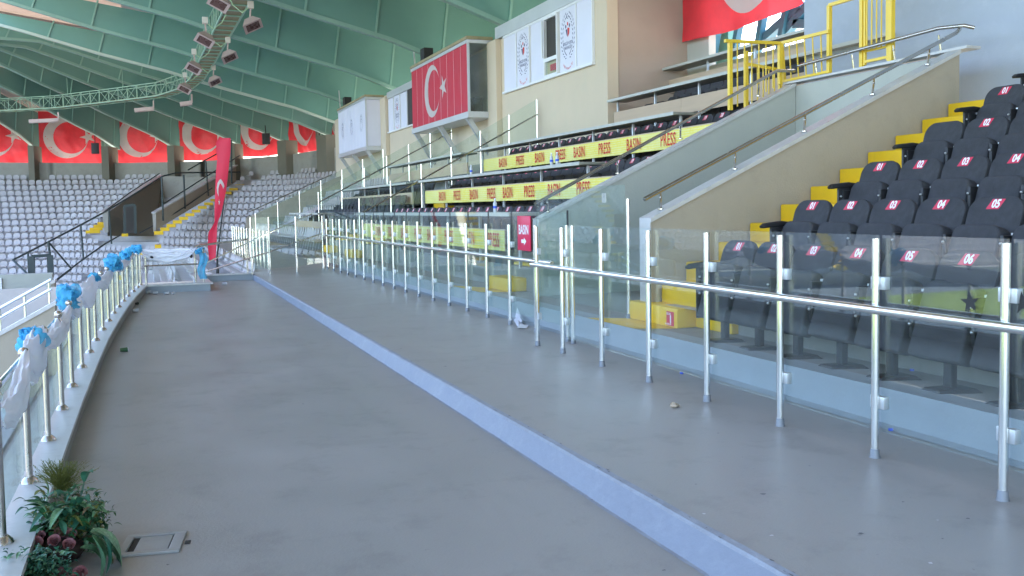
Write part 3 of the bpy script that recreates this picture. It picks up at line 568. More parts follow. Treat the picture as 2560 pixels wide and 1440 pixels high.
for i in range(len(rp)-1):
    for S in (L, Rr):
        tr.bar(S[i], S[i+1], .06); tr.bar(S[i]+ZU*.85, S[i+1]+ZU*.85, .05); tr.bar(S[i], S[i]+ZU*.85, .04)
        tr.bar(S[i] if i % 2 else S[i]+ZU*.85, S[i+1]+ZU*.85 if i % 2 else S[i+1], .028)
    pk.hexa([L[i]+ZU*.03, Rr[i]+ZU*.03, Rr[i+1].lerp(Rr[i], .03)+ZU*.03, L[i+1].lerp(L[i], .03)+ZU*.03, L[i]+ZU*.06, Rr[i]+ZU*.06, Rr[i+1].lerp(Rr[i], .03)+ZU*.06, L[i+1].lerp(L[i], .03)+ZU*.06]); tr.bar(L[i]-ZU*.01, Rr[i]-ZU*.01, .05)
    if i % 6 == 0: tr.bar(rp[i]+ZU*.85, rp[i]+ZU*3, .03)
part('truss', 'truss', cw, tr, smooth=False); part('deck', 'plank', cw, pk, smooth=False)
def floodlight(px, py, D, side, label):
    p = at(px, py, D=D); o = thing('floodlight', label, 'floodlight', 'floodlights hanging from the catwalk', loc=p)
    s = .34; d = Vector((side*.35, -.45, -.8)).normalized(); u = d.cross(Vector((0, 1, .2))).normalized(); v = d.cross(u)
    b = MB(); f = MB(); A = [p+u*a*s+v*c*s*.8+d*.16 for a, c in ((-1, -1), (1, -1), (1, 1), (-1, 1))]; B = [p+u*a*s*.45+v*c*s*.4-d*.16 for a, c in ((-1, -1), (1, -1), (1, 1), (-1, 1))]
    b.hexa(B+A); part('reflector', 'lampb', o, b, smooth=False); C = [p+(q-p)*.72+d*.045 for q in A]; f.quad(*C); part('lamp_glass', 'lampd', o, f, smooth=False)
    part('bracket', 'lampb', o, MB().bar(p-d*.1, p+Vector((0, 0, .55)), .09, .05)); part('junction_box', 'lampw', o, MB().box(p.x-.1, p.x+.1, p.y-.08, p.y+.08, p.z+.52, p.z+.76))
    w = Vector((-side*.75, 0, .75)); part('cable', 'cable', o, MB().tube([p+Vector((0, 0, .6)), p+Vector((-side*.3, 0, .35)), p+w*.8, p+w+Vector((0, 0, .15))], .02, 5))
for i, a in enumerate([(550, 2, 32, -1, 'topmost floodlight left of the catwalk, cut by the top edge'), (514, 95, 36, -1, 'large floodlight left of the catwalk, second from the top'), (486, 166, 43, -1, 'floodlight left of the catwalk, third from the top'), (463, 218, 51, -1, 'small floodlight left of the catwalk bend'), (628, 58, 34, 1, 'large floodlight right of the catwalk near the top'), (571, 138, 41, 1, 'floodlight right of the catwalk, the middle one'), (535, 200, 50, 1, 'small floodlight right of the catwalk, lowest one')]): floodlight(*a)
def flatlamp(x0, x1, y, D, label):
    a, b = at(x0, y+4, D=D), at(x1, y, D=D); o = thing('lamp_tray', label, 'lamp', 'flat lamp trays under the catwalk', loc=a); part('housing', 'lampb', o, MB().bar(a, b, .5, .22)); part('bracket', 'lampb', o, MB().bar(b, b+Vector((0, 0, .5)), .08))
flatlamp(72, 146, 300, 66, 'long flat lamp tray under the left of the catwalk'); flatlamp(336, 384, 272, 61, 'long flat lamp tray under the middle of the catwalk'); flatlamp(450, 480, 257, 57, 'short flat lamp tray under the catwalk bend')
for x, y, D in ((655, 360, 0, ), (655, 346, 75),)[1:]:
    for (px, py, dd, lb) in ((238, 371, 76, 'black loudspeaker hanging before the second far flag'), (665, 347, 70, 'black loudspeaker hanging before the fifth far flag')):
        p = at(px, py, D=dd); o = thing('loudspeaker', lb, 'loudspeaker', 'hanging loudspeakers', loc=p); part('cabinet', 'black', o, MB().box(p.x-.27, p.x+.27, p.y-.2, p.y+.2, p.z-.4, p.z+.4), bevel=.03); part('bracket', 'black', o, MB().bar(p+ZU*.4, p+Vector((0, .3, 1.0)), .06))
# ================================================================ PRESS DESKS
SX = [5.4, 7.15, 8.9, 10.65, 12.4]; SZ = [1.46, 2.30, 3.17, 4.07, 4.95]
def desk(k, y0, y1, bn, label, group, words=None):
    x, z = SX[k], SZ[k]; d = thing('press_desk', label, 'desk', group, loc=(x, y0, z-.8))
    part('counter', 'slab', d, MB().box(x-.22, x+.28, y0, y1, z-.05, z), bevel=.006); part('counter_edge', 'slabe', d, MB().box(x-.235, x-.222, y0, y1, z-.055, z+.004))
    n = max(2, round((y1-y0)/1.9))
    for i in range(n+1):
        y = y0+.12+(y1-y0-.24)*i/n; part('post', 'alumatt', d, MB().box(x-.02, x+.02, y-.022, y+.022, z-.86, z-.051))
    if bn == 'wood':
        nb = max(1, round((y1-y0)/3.4))
        for i in range(nb):
            a, b = y0+(y1-y0)*i/nb, y0+(y1-y0)*(i+1)/nb; part('front_board', 'wood', d, MB().box(x-.045, x-.022, a+.004, b-.004, z-.62, z-.29))
    else:
        ya_, yb_ = words[0]; t = part('banner', 'banner', d, MB().grid(lambda a, b: (x-.05+.008*math.sin(a*60)*math.sin(b*3), ya_+(yb_-ya_)*a, z-.62+.33*b), 80, 4)); part('backing', 'wood', d, MB().box(x-.04, x-.022, ya_+.01, yb_-.01, z-.61, z-.27))
        lt_ = MB()
        for i, y in enumerate(words[1]): add_text(lt_, 'BASIN' if (i % 2 == 0) == words[2] else 'PRESS', Vector((x-.064, y, z-.46)), YN, ZU, .325, sx=.60, off=.0032, space=1.08)
        q = part('lettering', 'letred', t, lt_, smooth=False)
    return d
def ys_at(pxs, X): return [at(px, 480, X=X).y for px in pxs]
g1 = 'desks of the press rows'
desk(0, 12.95, 24.0, 'b', 'lowest press desk with yellow banner, seen through the glass fence', g1, ((13.6, 23.9), ys_at([944, 976, 1009, 1043, 1077, 1121, 1172, 1233], 5.35), True))
desk(1, 14.05, 24.3, 'b', 'middle press desk with yellow banner and one water bottle near the stair wall', g1, ((12.3, 23.9), ys_at([1106, 1143, 1185, 1229, 1270, 1324, 1386, 1459], 7.1), True))
desk(2, 13.85, 24.3, 'b', 'upper press desk with yellow banner beneath the wooden boards', g1, ((12.3, 24.0), ys_at([1259, 1302, 1351, 1403, 1450, 1513, 1586, 1672], 8.85), True))
desk(3, 10.7, 19.6, 'wood', 'wood fronted press desk just above the top yellow banner', g1)
desk(4, 12.8, 20.2, 'wood', 'topmost wood fronted press desk below the huge red flag', g1)
g2 = 'desks beyond the press stairs'
desk(0, 29.6, 35.8, 'wood', 'lowest wooden desk beyond the press stairs, behind the posts', g2); desk(1, 25.2, 35.6, 'wood', 'middle wooden desk beyond the press stairs', g2); desk(2, 25.4, 34.7, 'wood', 'upper wooden desk beyond the press stairs', g2)
def bottle(p, label):
    b = thing('water_bottle', label, 'bottle', 'water bottles on the press desks', loc=p); p = Vector(p)
    part('bottle', 'cup', b, MB().tube([p, p+ZU*.02, p+ZU*.15, p+ZU*.19, p+ZU*.215], [.028, .032, .032, .014, .013], 10)); part('label_band', 'capb', b, MB().tube([p+ZU*.07, p+ZU*.11], .0335, 10)); part('cap', 'letter', b, MB().tube([p+ZU*.215, p+ZU*.235], .015, 8))
for px, k, lb in ((1237, 0, 'water bottle on the lowest press desk'), (1380, 1, 'left one of two water bottles standing together on the middle press desk'), (1394, 1, 'right one of two water bottles standing together on the middle press desk'), (1179, 1, 'water bottle at the far end of the middle press desk')): bottle((SX[k]-.12, at(px, 480, X=SX[k]-.12).y, SZ[k]), lb)
# ================================================================ BLACK SEATS
def panel_mb(w0, w1, h, t, r, base, lean, curve=0):
    """rounded slab: width w0 at the bottom, w1 at the top; leans back (+x) by lean over h; faces -x"""
    pts = [(-w0/2, 0), (w0/2, 0)]
    for k in range(7): a = R(90*k/6); pts.append((w1/2-r+r*math.cos(a), h-r+r*math.sin(a)))
    for k in range(7): a = R(90+90*k/6); pts.append((-w1/2+r+r*math.cos(a), h-r*.999+r*math.sin(a)))
    b = Vector(base); up = Vector((lean, 0, h)).normalized(); n = Vector((-up.z, 0, up.x))
    return MB().prism([b+Vector((0, x, 0))+up*z for x, z in pts], n*t)
sproto = {}
def seat_parts(parent, arm=False, full=True):
    mb = panel_mb(.475, .495, .60, .06, .13, (-.13, 0, .36), .19); mb.obj('backrest', 'fab', parent, bevel=.014)
    mb = panel_mb(.445, .43, .545, .135, .09, (-.235, 0, .185), .16); mb.obj('cushion', 'fab', parent, bevel=.022, seg=3)
    MB().box(-.29, -.18, .228, .262, .34, .66).obj('hinge', 'plas', parent, bevel=.008)
    if full:
        MB().box(-.215, -.155, -.035, .035, .015, .40).obj('leg', 'plas', parent, bevel=.01)
        MB().hexa([(-.34, -.06, 0), (-.06, -.17, 0), (-.04, .06, 0), (-.32, .13, 0), (-.33, -.05, .02), (-.09, -.13, .03), (-.08, .04, .03), (-.31, .1, .02)]).obj('foot', 'plas', parent, bevel=.006)
        MB().ball((-.307, .238, .60), .012, 8, 5).obj('bolt', 'bolt', parent); MB().ball((-.307, .238, .44), .012, 8, 5).obj('bolt', 'bolt', parent); MB().box(-.17, -.12, .225, .265, .655, .675).obj('hinge_cap', 'alumatt', parent)
    if arm:
        q = MB(); q.prism([(-.44, .235, .70), (-.40, .235, .725), (-.2, .235, .745), (.02, .235, .72), (.02, .235, .69), (-.25, .235, .69), (-.43, .235, .675)], (0, .06, 0)); q.obj('armrest', 'plas', parent, bevel=.008)
        MB().box(-.33, .0, .245, .272, .20, .69).obj('side_panel', 'plas', parent, bevel=.006)
def plate_mesh(num, w=.115, h=.082):
    key = 'p%s' % num
    if key not in sproto:
        up = Vector((.19, 0, .6)).normalized(); n = Vector((-up.z, 0, up.x)); O = Vector((-.13, 0, .36))+up*.535+n*.0625; sh = .022
        a = MB(); add_poly(a, [(-w/2-sh, -h/2), (w/2-sh, -h/2), (w/2+sh, h/2), (-w/2+sh, h/2)], O, YN, up); b = MB(); add_text(b, num, O+n*.002, YN, up, .092, sx=.78, shear=.28, off=.0032)
        sproto[key] = (a.mesh('number_plate', 'plate', smooth=False), b.mesh('number', 'letter', smooth=False))
    return sproto[key]
SEATX = [5.225, 6.09, 6.935, 7.795, 8.665, 9.53]
firsts = {}; rjc = random.Random(8)
def seat(kind, x, y, z, num, label, group, jit=0):
    if kind not in firsts:
        o = bpy.data.objects.new('folding_seat', None); COL.objects.link(o); seat_parts(o, kind == 'a', kind != 's'); firsts[kind] = (o, list(o.children))
    else:
        src, body = firsts[kind]; o = src.copy(); COL.objects.link(o)
        for ch in body:
            c = ch.copy(); COL.objects.link(c); c.parent = o
            if c.name.startswith('cushion'): c.rotation_euler.y = rjc.gauss(0, .022)
    o.location = (x, y, z); o.rotation_euler.z = jit; o.empty_display_size = .1; tag(o, label, 'seat', group)
    if num:
        c, d = plate_mesh(num); q = bpy.data.objects.new('number_plate', c); COL.objects.link(q); q.parent = o; t = bpy.data.objects.new('number', d); COL.objects.link(t); t.parent = q
    return o
rj = random.Random(5)
for r in range(6):
    ymin = SEATX[r]/1.247-1.0; i = 0
    while True:
        y = 7.17-.5177*i
        if y < ymin: break
        num = '%02d' % (i+1)
        if (r, i) == (3, 0): num = None
        lab = 'black folding seat%s in row %s up from the kerb, near block' % (' numbered '+num if num else ' with blank top', ORD[r+1])
        seat('a' if i == 0 else 'n', SEATX[r], y, rz(r), num, lab, 'numbered black seats by the yellow steps', jit=rj.uniform(-.012, .012)); i += 1
# press rows : seats on tiers 1,3,5,7,9
def press_row(k, ys_, num0, lab, grp, plates=True):
    for i, y in enumerate(ys_):
        n = '%02d' % (num0-i) if plates and num0-i > 0 else None
        seat('s', 5.235+.866*k, y, rz(k), n, 'black seat, %s from the %s' % (ordn(i+1), lab), grp)
gp = 'black seats of the press rows'
press_row(1, [13.2+.5177*i for i in range(20)], 20, 'stair wall behind the lowest yellow banner', gp)
press_row(3, [12.75+.5177*i for i in range(21)], 21, 'stair wall behind the middle yellow banner', gp)
press_row(5, [12.6+.5177*i for i in range(22)], 22, 'stair wall behind the upper yellow banner', gp)
press_row(7, [12.4+.5177*i for i in range(14)], 0, 'stair wall, row behind the lower wooden desk', gp, False)
press_row(8, [13.4+.5177*i for i in range(12)], 0, 'blue grey wall, top row under the flag', gp, False)
gq = 'dark seats beyond the press stairs'
press_row(1, [25.6+.5177*i for i in range(19)], 0, 'press stairs behind the middle wooden desk', gq, False)
press_row(3, [25.6+.5177*i for i in range(19)], 0, 'press stairs behind the upper wooden desk', gq, False)
press_row(2, [25.6+.5177*i for i in range(18)], 0, 'press stairs in front of the middle wooden desk', gq, False)
# ================================================================ YELLOW STAIRS
def stairs(label, y0, y1, n, first=None, x0=5.1, sign=False, fronts=None):
    s = thing('yellow_stairs', label, 'stairs', 'yellow painted steps', loc=(x0, (y0+y1)/2, .25))
    for i in range(n):
        a, b = (first if i == 0 and first else (y0, y1)); x = x0+.4325*i; z = .25+.205*(i+1); xe = x+.4325+(.01 if i < n-1 else 0)
        if fronts: x, z = fronts[i]; xe = fronts[i+1][0]+.02 if i < n-1 else 10.59
        part('step', 'yellow', s, MB().box(x, xe, a, b, .251 if i == 0 else max(.251, z-.46), z), bevel=.018)
    if sign:
        q = part('sign', 'plate', s, MB().box(x0-.006, x0-.001, 8.16, 8.30, .27, .42)); t = MB(); add_text(t, '1', Vector((x0-.009, 8.215, .335)), YN, ZU, .115, sx=1.15, off=.004); add_text(t, 'BLOK', Vector((x0-.009, 8.25, .395)), YN, ZU, .034, off=.0006); add_text(t, 'KORİDOR', Vector((x0-.009, 8.262, .285)), YN, ZU, .026, off=.0005); part('sign_lettering', 'letter', q, t, smooth=False)
    return s
stairs('yellow steps climbing between the numbered seats and the beige stair wall', 7.47, 8.79, 12, (8.1, 9.12), sign=True, fronts=[(5.1, .46), (5.33, .68), (5.65, .90)]+[(6.085+.4375*i, 1.11+.2075*i) for i in range(9)])
stairs('yellow steps in front of the mint stair wall by the magenta sign', 12.85, 13.7, 3)
stairs('yellow steps at the far end of the yellow press banners', 24.1, 25.1, 10)
stairs('yellow steps near the white seat row at the deck end', 27.6, 28.6, 3)
for (pts, lb) in (([(4.70, 9.40), (5.1, 9.12), (5.1, 8.1), (4.72, 8.32)], 'yellow painted patch on the platform before the first yellow step'), ([(4.70, 14.5), (5.1, 13.7), (5.1, 12.84), (4.72, 13.1)], 'yellow painted patch on the platform left of the magenta sign')):
    tag(MB().quad(*[(x, y, .2545) for x, y in pts]).obj('floor_marking', 'yellow', smooth=False), kind='structure')
# cardboard on the step
tag(MB().box(5.2, 5.6, 7.9, 8.5, .457, .463).obj('cardboard_sheet', 'pap2'), 'flat sheet of brown cardboard lying on the first yellow step', 'cardboard')
# ================================================================ GLASS FENCES
def post(parent, x, y, z0, z1, r=.024, clips=True):
    p = part('post', 'alu', parent, MB().tube([(x, y, z0), (x, y, z1)], r, 12)); part('foot', 'alumatt', p, MB().tube([(x, y, z0), (x, y, z0+.06), (x, y, z0+.065)], [r*1.45, r*1.3, r], 12)) if False else None
    part('foot', 'foot', parent, MB().tube([(x, y, z0+.001), (x, y, z0+.012), (x, y, z0+.05), (x, y, z0+.055)], [.034, .030, .0275, .0245], 12))
    return p
def fence(label, X, ys_, z0, ztop, gtop, railx=None, railz=.9, rail=None, joint=False, clipz=(.30, 1.02), m='glassA', grp='glass fences of the deck', gbot=.16):
    f = thing('glass_fence', label, 'fence', grp, loc=(X, ys_[0], z0))
    for y in ys_: post(f, X, y, z0, ztop)
    gx = X+.034
    for a, b in zip(ys_, ys_[1:]):
        part('glass_pane', m, f, MB().box(gx, gx+.009, a+.014, b-.014, gbot, gtop), smooth=False)
        for cz in clipz: part('clip', 'alumatt', f, MB().box(gx-.022, gx+.022, a+.012, a+.055, cz, cz+.075), bevel=.003); part('clip', 'alumatt', f, MB().box(gx-.022, gx+.022, b-.055, b-.012, cz, cz+.075), bevel=.003)
    if joint:
        for y in ys_[1:-1]: part('joint_strip', 'black', f, MB().box(gx-.001, gx+.011, y-.013, y+.013, ztop+.003, gtop))
    if rail: part('handrail', 'alu', f, MB().tube([(railx, rail[0], railz), (railx, rail[1], railz)], .0265, 14))
    return f
YA = [3.3323+.8846*i for i in range(-3, 7)]
fA = fence('near glass fence with silver posts and handrail in front of the numbered black seats', 4.038, YA, 0, 1.325, 1.345, 3.985, .905, (0, 9.32))
post(fA, 4.01, 9.24, 0, 1.325)
for cz in (.3, 1.02): part('clip', 'alumatt', fA, MB().box(4.0, 4.04, 9.18, 9.22, cz, cz+.07))
YB = [10.2383+.8642*i for i in range(0, 17)]
fB = fence('far glass fence with silver posts and handrail in front of the press desks', 4.428, YB, 0, 1.318, 1.49, 4.385, .885, (9.65, 24.15), joint=True, m='glassB')
for x, y in ((4.45, 9.38), (4.43, 9.20)): post(fB, x, y, 0, 1.33)
part('glass_pane', 'glassB', fB, MB().box(4.46, 4.469, 9.40, 10.22, .16, 1.47), smooth=False); part('joint_strip', 'black', fB, MB().box(4.459, 4.471, 9.37, 9.395, 1.33, 1.5))
fd = thing('glass_gate', 'tall clear glass gate across the passage, with a small square sticker', 'gate', loc=(5.12, 9.1, .25))
for y, zz in ((9.12, 1.62), ): post(fd, 5.1, y, .25, zz)
part('glass_pane', 'glassB', fd, MB().box(5.10, 5.11, 9.2, 11.75, .3, 1.78), smooth=False)
sp = at(1510, 495, X=5.09); s_ = part('sticker', 'mint', fd, MB().box(5.09, 5.095, sp.y-.055, sp.y+.055, sp.z-.055, sp.z+.055)); add = MB(); emblem(Vector((5.086, sp.y, sp.z)), YN, ZU, .045, fd, small=True)
# stars stuck on the near panes
stp = MB()
# magenta sign
a, b = at(1293, 541, X=4.40), at(1326, 627, X=4.40)
sg = thing('sign', 'magenta BASIN sign with white arrow fixed to the far glass fence', 'sign', loc=(4.40, a.y, b.z)); part('board', 'magenta', sg, MB().box(4.40, 4.406, b.y, a.y, b.z, a.z), bevel=.002); part('rim', 'plate', sg, MB().box(4.403, 4.410, b.y-.006, a.y+.006, b.z-.006, a.z+.006))
cy, cz, wd = (a.y+b.y)/2, (a.z+b.z)/2, a.y-b.y
t = MB(); add_text(t, 'BASIN', (4.397, cy, cz+.04), YN, ZU, wd*.40, sx=.72, off=.0035); add_poly(t, [(-.075, -.022), (.01, -.022), (.01, -.05), (.085, 0), (.01, .05), (.01, .022), (-.075, .022)], (4.397, cy, cz-.10), YN, ZU); part('lettering', 'letter', sg, t, smooth=False)
# fences round the deck end
def fence_pts(label, pts, z0s, ztop, m='glassB', rail=None, gtop=None, r=.02, grp='glass fences beyond the deck', pane=True, gb=.15, rr=.02, steel='alu'):
    f = thing('glass_fence', label, 'fence', grp, loc=(*pts[0], z0s[0]))
    for (x, y), z0, z1 in zip(pts, z0s, ztop): part('post', steel, f, MB().tube([(x, y, z0), (x, y, z1)], r, 8))
    if pane:
        for i in range(len(pts)-1):
            (x0, y0), (x1, y1) = pts[i], pts[i+1]; d = Vector((x1-x0, y1-y0, 0)).normalized(); n = Vector((-d.y, d.x, 0))*.012; g = gtop or 0
            A, B = Vector((x0, y0, 0))+d*.03, Vector((x1, y1, 0))-d*.03
            part('glass_pane', m, f, MB().hexa([A-n*.3+ZU*(z0s[i]+gb), B-n*.3+ZU*(z0s[i+1]+gb), B+n*.3+ZU*(z0s[i+1]+gb), A+n*.3+ZU*(z0s[i]+gb), A-n*.3+ZU*(ztop[i]+g), B-n*.3+ZU*(ztop[i+1]+g), B+n*.3+ZU*(ztop[i+1]+g), A+n*.3+ZU*(ztop[i]+g)]), smooth=False)
    if rail: part('handrail', 'steel', f, MB().tube(rail, rr, 8))
    return f
fence_pts('glass fence across the far end of the upper deck', [(4.36, 24.3), (3.5, 23.2), (2.78, 22.7), (2.36, 22.75)], [0]*4, [1.40]*4, rail=[(4.3, 24.1, .93), (3.5, 23.2, .76), (2.75, 22.7, .55), (1.3, 22.9, .12)])
fence_pts('long glass fence of short posts running away past the deck end', [(2.92, 24.2+.85*i) for i in range(13)], [-.1]*13, [1.03]*13, m='glassC'); 
def stair_fence(label, Y, x0, x1, n, zr0, slope, post_h, rail=True, m='glassB', up=.0, pane=True):
    xs_ = [x0+(x1-x0)*i/(n-1) for i in range(n)]; zr = [zr0+slope*(x-x0) for x in xs_]
    fence_pts(label, [(x, Y) for x in xs_], [z-post_h for z in zr], [z+up for z in zr], m=m, pane=pane, rail=[(x0, Y-.05, zr0), (x1, Y-.05, zr[-1])] if rail else None, gb=.3)
stair_fence('tall glass stair fence at the far end of the yellow banners', 24.0, 5.3, 10.5, 7, 1.42, .53, .95, up=.42)
stair_fence('glass stair fence between the wooden desks and the white seats', 31.5, 5.55, 10.4, 7, 1.82, .51, .95, up=.35, m='glassC')
stair_fence('distant glass stair fence with bright posts above the white seats', 38.5, 4.2, 9.6, 7, 1.42, .49, 1.25, rail=False, up=.05, m='glassC')
handrail('dark double handrail on the distant vomitory wall', [(5.0, 49.0, 1.5), (9.4, 49.0, 3.45)], [((x, 49.1, 1.25+(x-5)*.44), (x, 49.0, 1.48+(x-5)*.443)) for x in (5.6, 7, 8.4)], r=.03)
q = MB(); q.prism([(4.9, 49.2, 0), (10.0, 49.2, 0), (10.0, 49.2, 3.42), (4.9, 49.2, 1.2)], (0, .3, 0)); q.prism([(4.9, 44.5, .2), (10.0, 44.5, .2), (10.0, 44.5, 2.6), (5.2, 44.5, .6)], (0, .3, 0))
wall('vomitory_wall', 'distant sloping beige wall behind the bright fence posts', 'wall', q)
# ================================================================ LEFT BALUSTRADE
ly = [3.67, 4.68, 5.69, 6.71, 7.74, 8.72, 9.77, 10.79, 11.78, 12.82, 13.83, 14.86, 15.8, 16.83, 17.8, 18.8, 19.75, 20.45]; ly = [-.4, .62, 1.63, 2.65]+ly
lb = thing('glass_balustrade', 'curved glass balustrade with ball topped steel posts on the field side parapet', 'fence', loc=(-.66, 4, .05))
for y in ly:
    x = lx(y)
    p = part('post', 'steel', lb, MB().tube([(x, y, .05), (x, y, .74)], .018, 12)); part('ball', 'steel', lb, MB().ball((x, y, .785), .030, 14, 10).tube([(x, y, .735), (x, y, .76)], [.028, .018], 10)); part('base', 'steel', lb, MB().tube([(x, y, .051), (x, y, .066), (x, y, .085)], [.048, .042, .024], 14))
for a, b in zip(ly, ly[1:]):
    xa, xb = lx(a)-.03, lx(b)-.03; part('glass_pane', 'glassD', lb, MB().hexa([(xa, a+.03, .11), (xa+.008, a+.03, .11), (xb+.008, b-.03, .11), (xb, b-.03, .11), (xa, a+.03, .70), (xa+.008, a+.03, .70), (xb+.008, b-.03, .70), (xb, b-.03, .70)]), smooth=False)
part('rail', 'steel', lb, MB().tube([(lx(y)-.055, y, .70) for y in ly], .017, 8))
eb = thing('glass_balustrade', 'steel balustrade with knobs at the end of the lower deck, white swag tied to it', 'fence', loc=(.6, 20.45, .05))
for x in (-.02, .96, 1.12): part('post', 'steel', eb, MB().tube([(x, 20.45, .05), (x, 20.45, .80)], .022, 10))
part('rail', 'steel', eb, MB().tube([(-.05, 20.42, .45), (1.14, 20.42, .45)], .017, 8)); part('rail', 'steel', eb, MB().tube([(.98, 20.45, .8), (1.05, 20.46, .84), (1.15, 20.7, .84), (2.3, 22.95, .87)], .024, 8))
for x, y in ((.1, 20.4), (.88, 20.4), (.1, 20.4)): part('knob', 'black', eb, MB().ball((x, y, .62), .035, 8, 6))
part('glass_pane', 'glassA', eb, MB().box(.04, .9, 20.46, 20.468, .12, .72), smooth=False)
part('post', 'steel', eb, MB().tube([(2.28, 23.0, .045), (2.28, 23.0, .87)], .022, 10))
part('rail', 'alu', eb, MB().tube([(1.1, 20.5, .42), (2.6, 22.9, .93), (4.3, 25.5, 1.45)], .017, 8))
# ---- tulle
def crumple(name, label, m, c, r, seed, group, sc=(1, 1, 1)):
    rd = random.Random(seed); mb = MB(); r = r*.88
    for k in range(17):
        d = Vector((rd.uniform(-1, 1)*sc[0], rd.uniform(-1, 1)*sc[1]*1.2, rd.uniform(-.7, 1)*sc[2])); L = r*.95*rd.uniform(.75, 1.15)*max(.55, min(1.5, d.length)); d.normalize()
        w_ = d.cross(Vector((rd.uniform(-1, 1), rd.uniform(-1, 1), rd.uniform(-1, 1)))).normalized(); n = d.cross(w_); Wd = r*rd.uniform(.6, .95); p1, p2 = rd.uniform(0, 6), rd.uniform(2.2, 3.6)
        mb.grid(lambda u, v: d*L*(1-math.cos(2*math.pi*u))/2+n*(L*.33*math.sin(2*math.pi*u)+r*.07*math.sin(v*11+u*p2*3+p1))+w_*(Wd*(v-.5)*(.25+.75*math.sin(math.pi*u)**.7)+r*.06*math.sin(u*17+p1)), 18, 12)
    o = mb.obj(name, m); o.location = c; return tag(o, label, 'bow', group)
gb_ = 'blue tulle bows on the balustrade'
for i, (px, py, y, r, sc, lab) in enumerate([(82, 848, 6.25, .115, (.75, 1.7, .8), 'large blue tulle bow nearest to the flower arrangement'), (176, 747, 8.9, .15, (.7, 1.25, 1.05), 'tall bulging blue tulle bow, second from the front'), (236, 694, 11.4, .085, (.8, 1.2, .8), 'small blue tulle bow, third from the front'), (283, 661, 14.0, .15, (.7, 1.4, .8), 'wide blue tulle bow, fourth from the front'), (314, 640, 16.4, .13, (.7, 1.2, .8), 'blue tulle bow, fifth from the front'), (338, 624, 19.2, .14, (.8, 1.2, .8), 'blue tulle bow at the far bend of the balustrade'), (322, 634, 17.6, .11, (.7, 1.2, .7), 'small blue tulle bow just before the far bend')]):
    crumple('tulle_bow', lab, 'blueT', at(px, py, Y=y), r, 3.1*i+1, gb_, sc)
o = crumple('tulle_bow', 'blue tulle bow with hanging tails on the end post beside the feather flag', 'blueT', (1.06, 20.4, .72), .10, 31, gb_, (1.1, .8, .8)); 
tl = MB().grid(lambda a, b: (1.02+.16*a+.03*math.sin(b*7), 20.38+.03*math.sin(a*9+b*5), .68-.55*b), 10, 16); q = tl.obj('tail', 'blueT'); q.parent = o; q.matrix_parent_inverse = Matrix.Translation(o.location).inverted()
def swag(label, y0, y1, z0, z1, drop, hgt, xo=-.045, seed=0):
    xo = xo*.3+.005
    def f(a, b):
        th = 2*math.pi*b; w = .35+.65*math.sin(math.pi*a)**.6; y = y0+(y1-y0)*a; fold = 1+.13*math.sin(th*5+a*4+seed)+.08*math.sin(th*9-a*7+seed)
        zc = z0+(z1-z0)*a-drop*math.sin(math.pi*a)-hgt*.42*w
        return (lx(y)+xo+.012+(.045*w*fold)*math.cos(th), y+.02*math.sin(th*3), zc+hgt*.5*w*fold*math.sin(th)+.008*math.sin(a*25+th*2))
    tag(MB().grid(f, 30, 48).obj('tulle_swag', 'whiteT', merge=True), label, 'swag', 'white tulle swags on the balustrade')
swag('white tulle swag at the left edge nearest the flowers', 4.72, 5.7, .66, .80, .05, .17, -.01, 1); swag('puffed white tulle swag behind the nearest ball post', 5.72, 6.68, .80, .80, -.02, .30, -.04, 2); swag('flat white tulle swag between the two nearest blue bows', 6.75, 8.7, .74, .76, .02, .17, -.04, 3)
swag('short white tulle swag below the tall blue bow', 8.75, 9.75, .76, .76, .02, .16, -.04, 4); swag('round hanging white tulle swag past the tall blue bow', 9.8, 11.9, .84, .84, .02, .30, .01, 5); swag('white tulle swag along the middle of the balustrade', 12.1, 14.7, .76, .76, .03, .2, -.03, 6); swag('white tulle swag near the far bend of the balustrade', 15, 18.6, .78, .78, .03, .18, -.03, 7)
f = lambda a, b: (-.12+1.12*a, 20.36+.03*math.sin(b*20)+.03*math.sin(b*3), .80-.06*math.sin(math.pi*a)*(1-b)*0-.30*b*math.sin(math.pi*min(1, a*1.02))**.5+.01*math.sin(a*20+b*8)-.02*a*0)
tag(MB().grid(f, 30, 24).obj('tulle_swag', 'whiteT'), 'wide white tulle swag across the end balustrade', 'swag', 'white tulle swags on the balustrade')
# ================================================================ FEATHER FLAG
B = at(545, 697, Z=-.12); ff = thing('feather_flag', 'tall narrow red feather flag with white crescent on a black pole', 'feather flag', loc=B); Yf = B.y
pp = [at(x, y, Y=Yf) for x, y in ((543, 697), (543, 640), (553, 560), (563, 470), (571, 400), (572, 346))]
part('pole', 'black', ff, MB().tube(pp, [.03, .022, .02, .018, .014, .01], 8)); cl = MB()
Lf = [(548, 345), (540, 356), (541, 380), (543, 400), (540, 430), (538, 470), (537, 500), (536, 530), (536, 556), (530, 567), (521, 581), (519, 612), (523, 650)]
Rt = [(576, 345), (577, 356), (576, 380), (574, 400), (570, 440), (565, 480), (559, 505), (553, 535), (545, 554), (543, 565), (542, 590), (541, 615), (539, 651)]
def ffp(a, b, o=0):
    t = b*(len(Lf)-1); i = min(int(t), len(Lf)-2); t -= i; l = [Lf[i][k]+(Lf[i+1][k]-Lf[i][k])*t for k in (0, 1)]; r = [Rt[i][k]+(Rt[i+1][k]-Rt[i][k])*t for k in (0, 1)]
    p = at(l[0]+(r[0]-l[0])*a, l[1]+(r[1]-l[1])*a, Y=Yf-.03-o); p.y += .02*math.sin(b*7)*(1-a)+.01*math.sin(a*5+b*6); return p
part('cloth', 'pink', ff, cl.grid(lambda a, b: ffp(a, b), 10, 60))
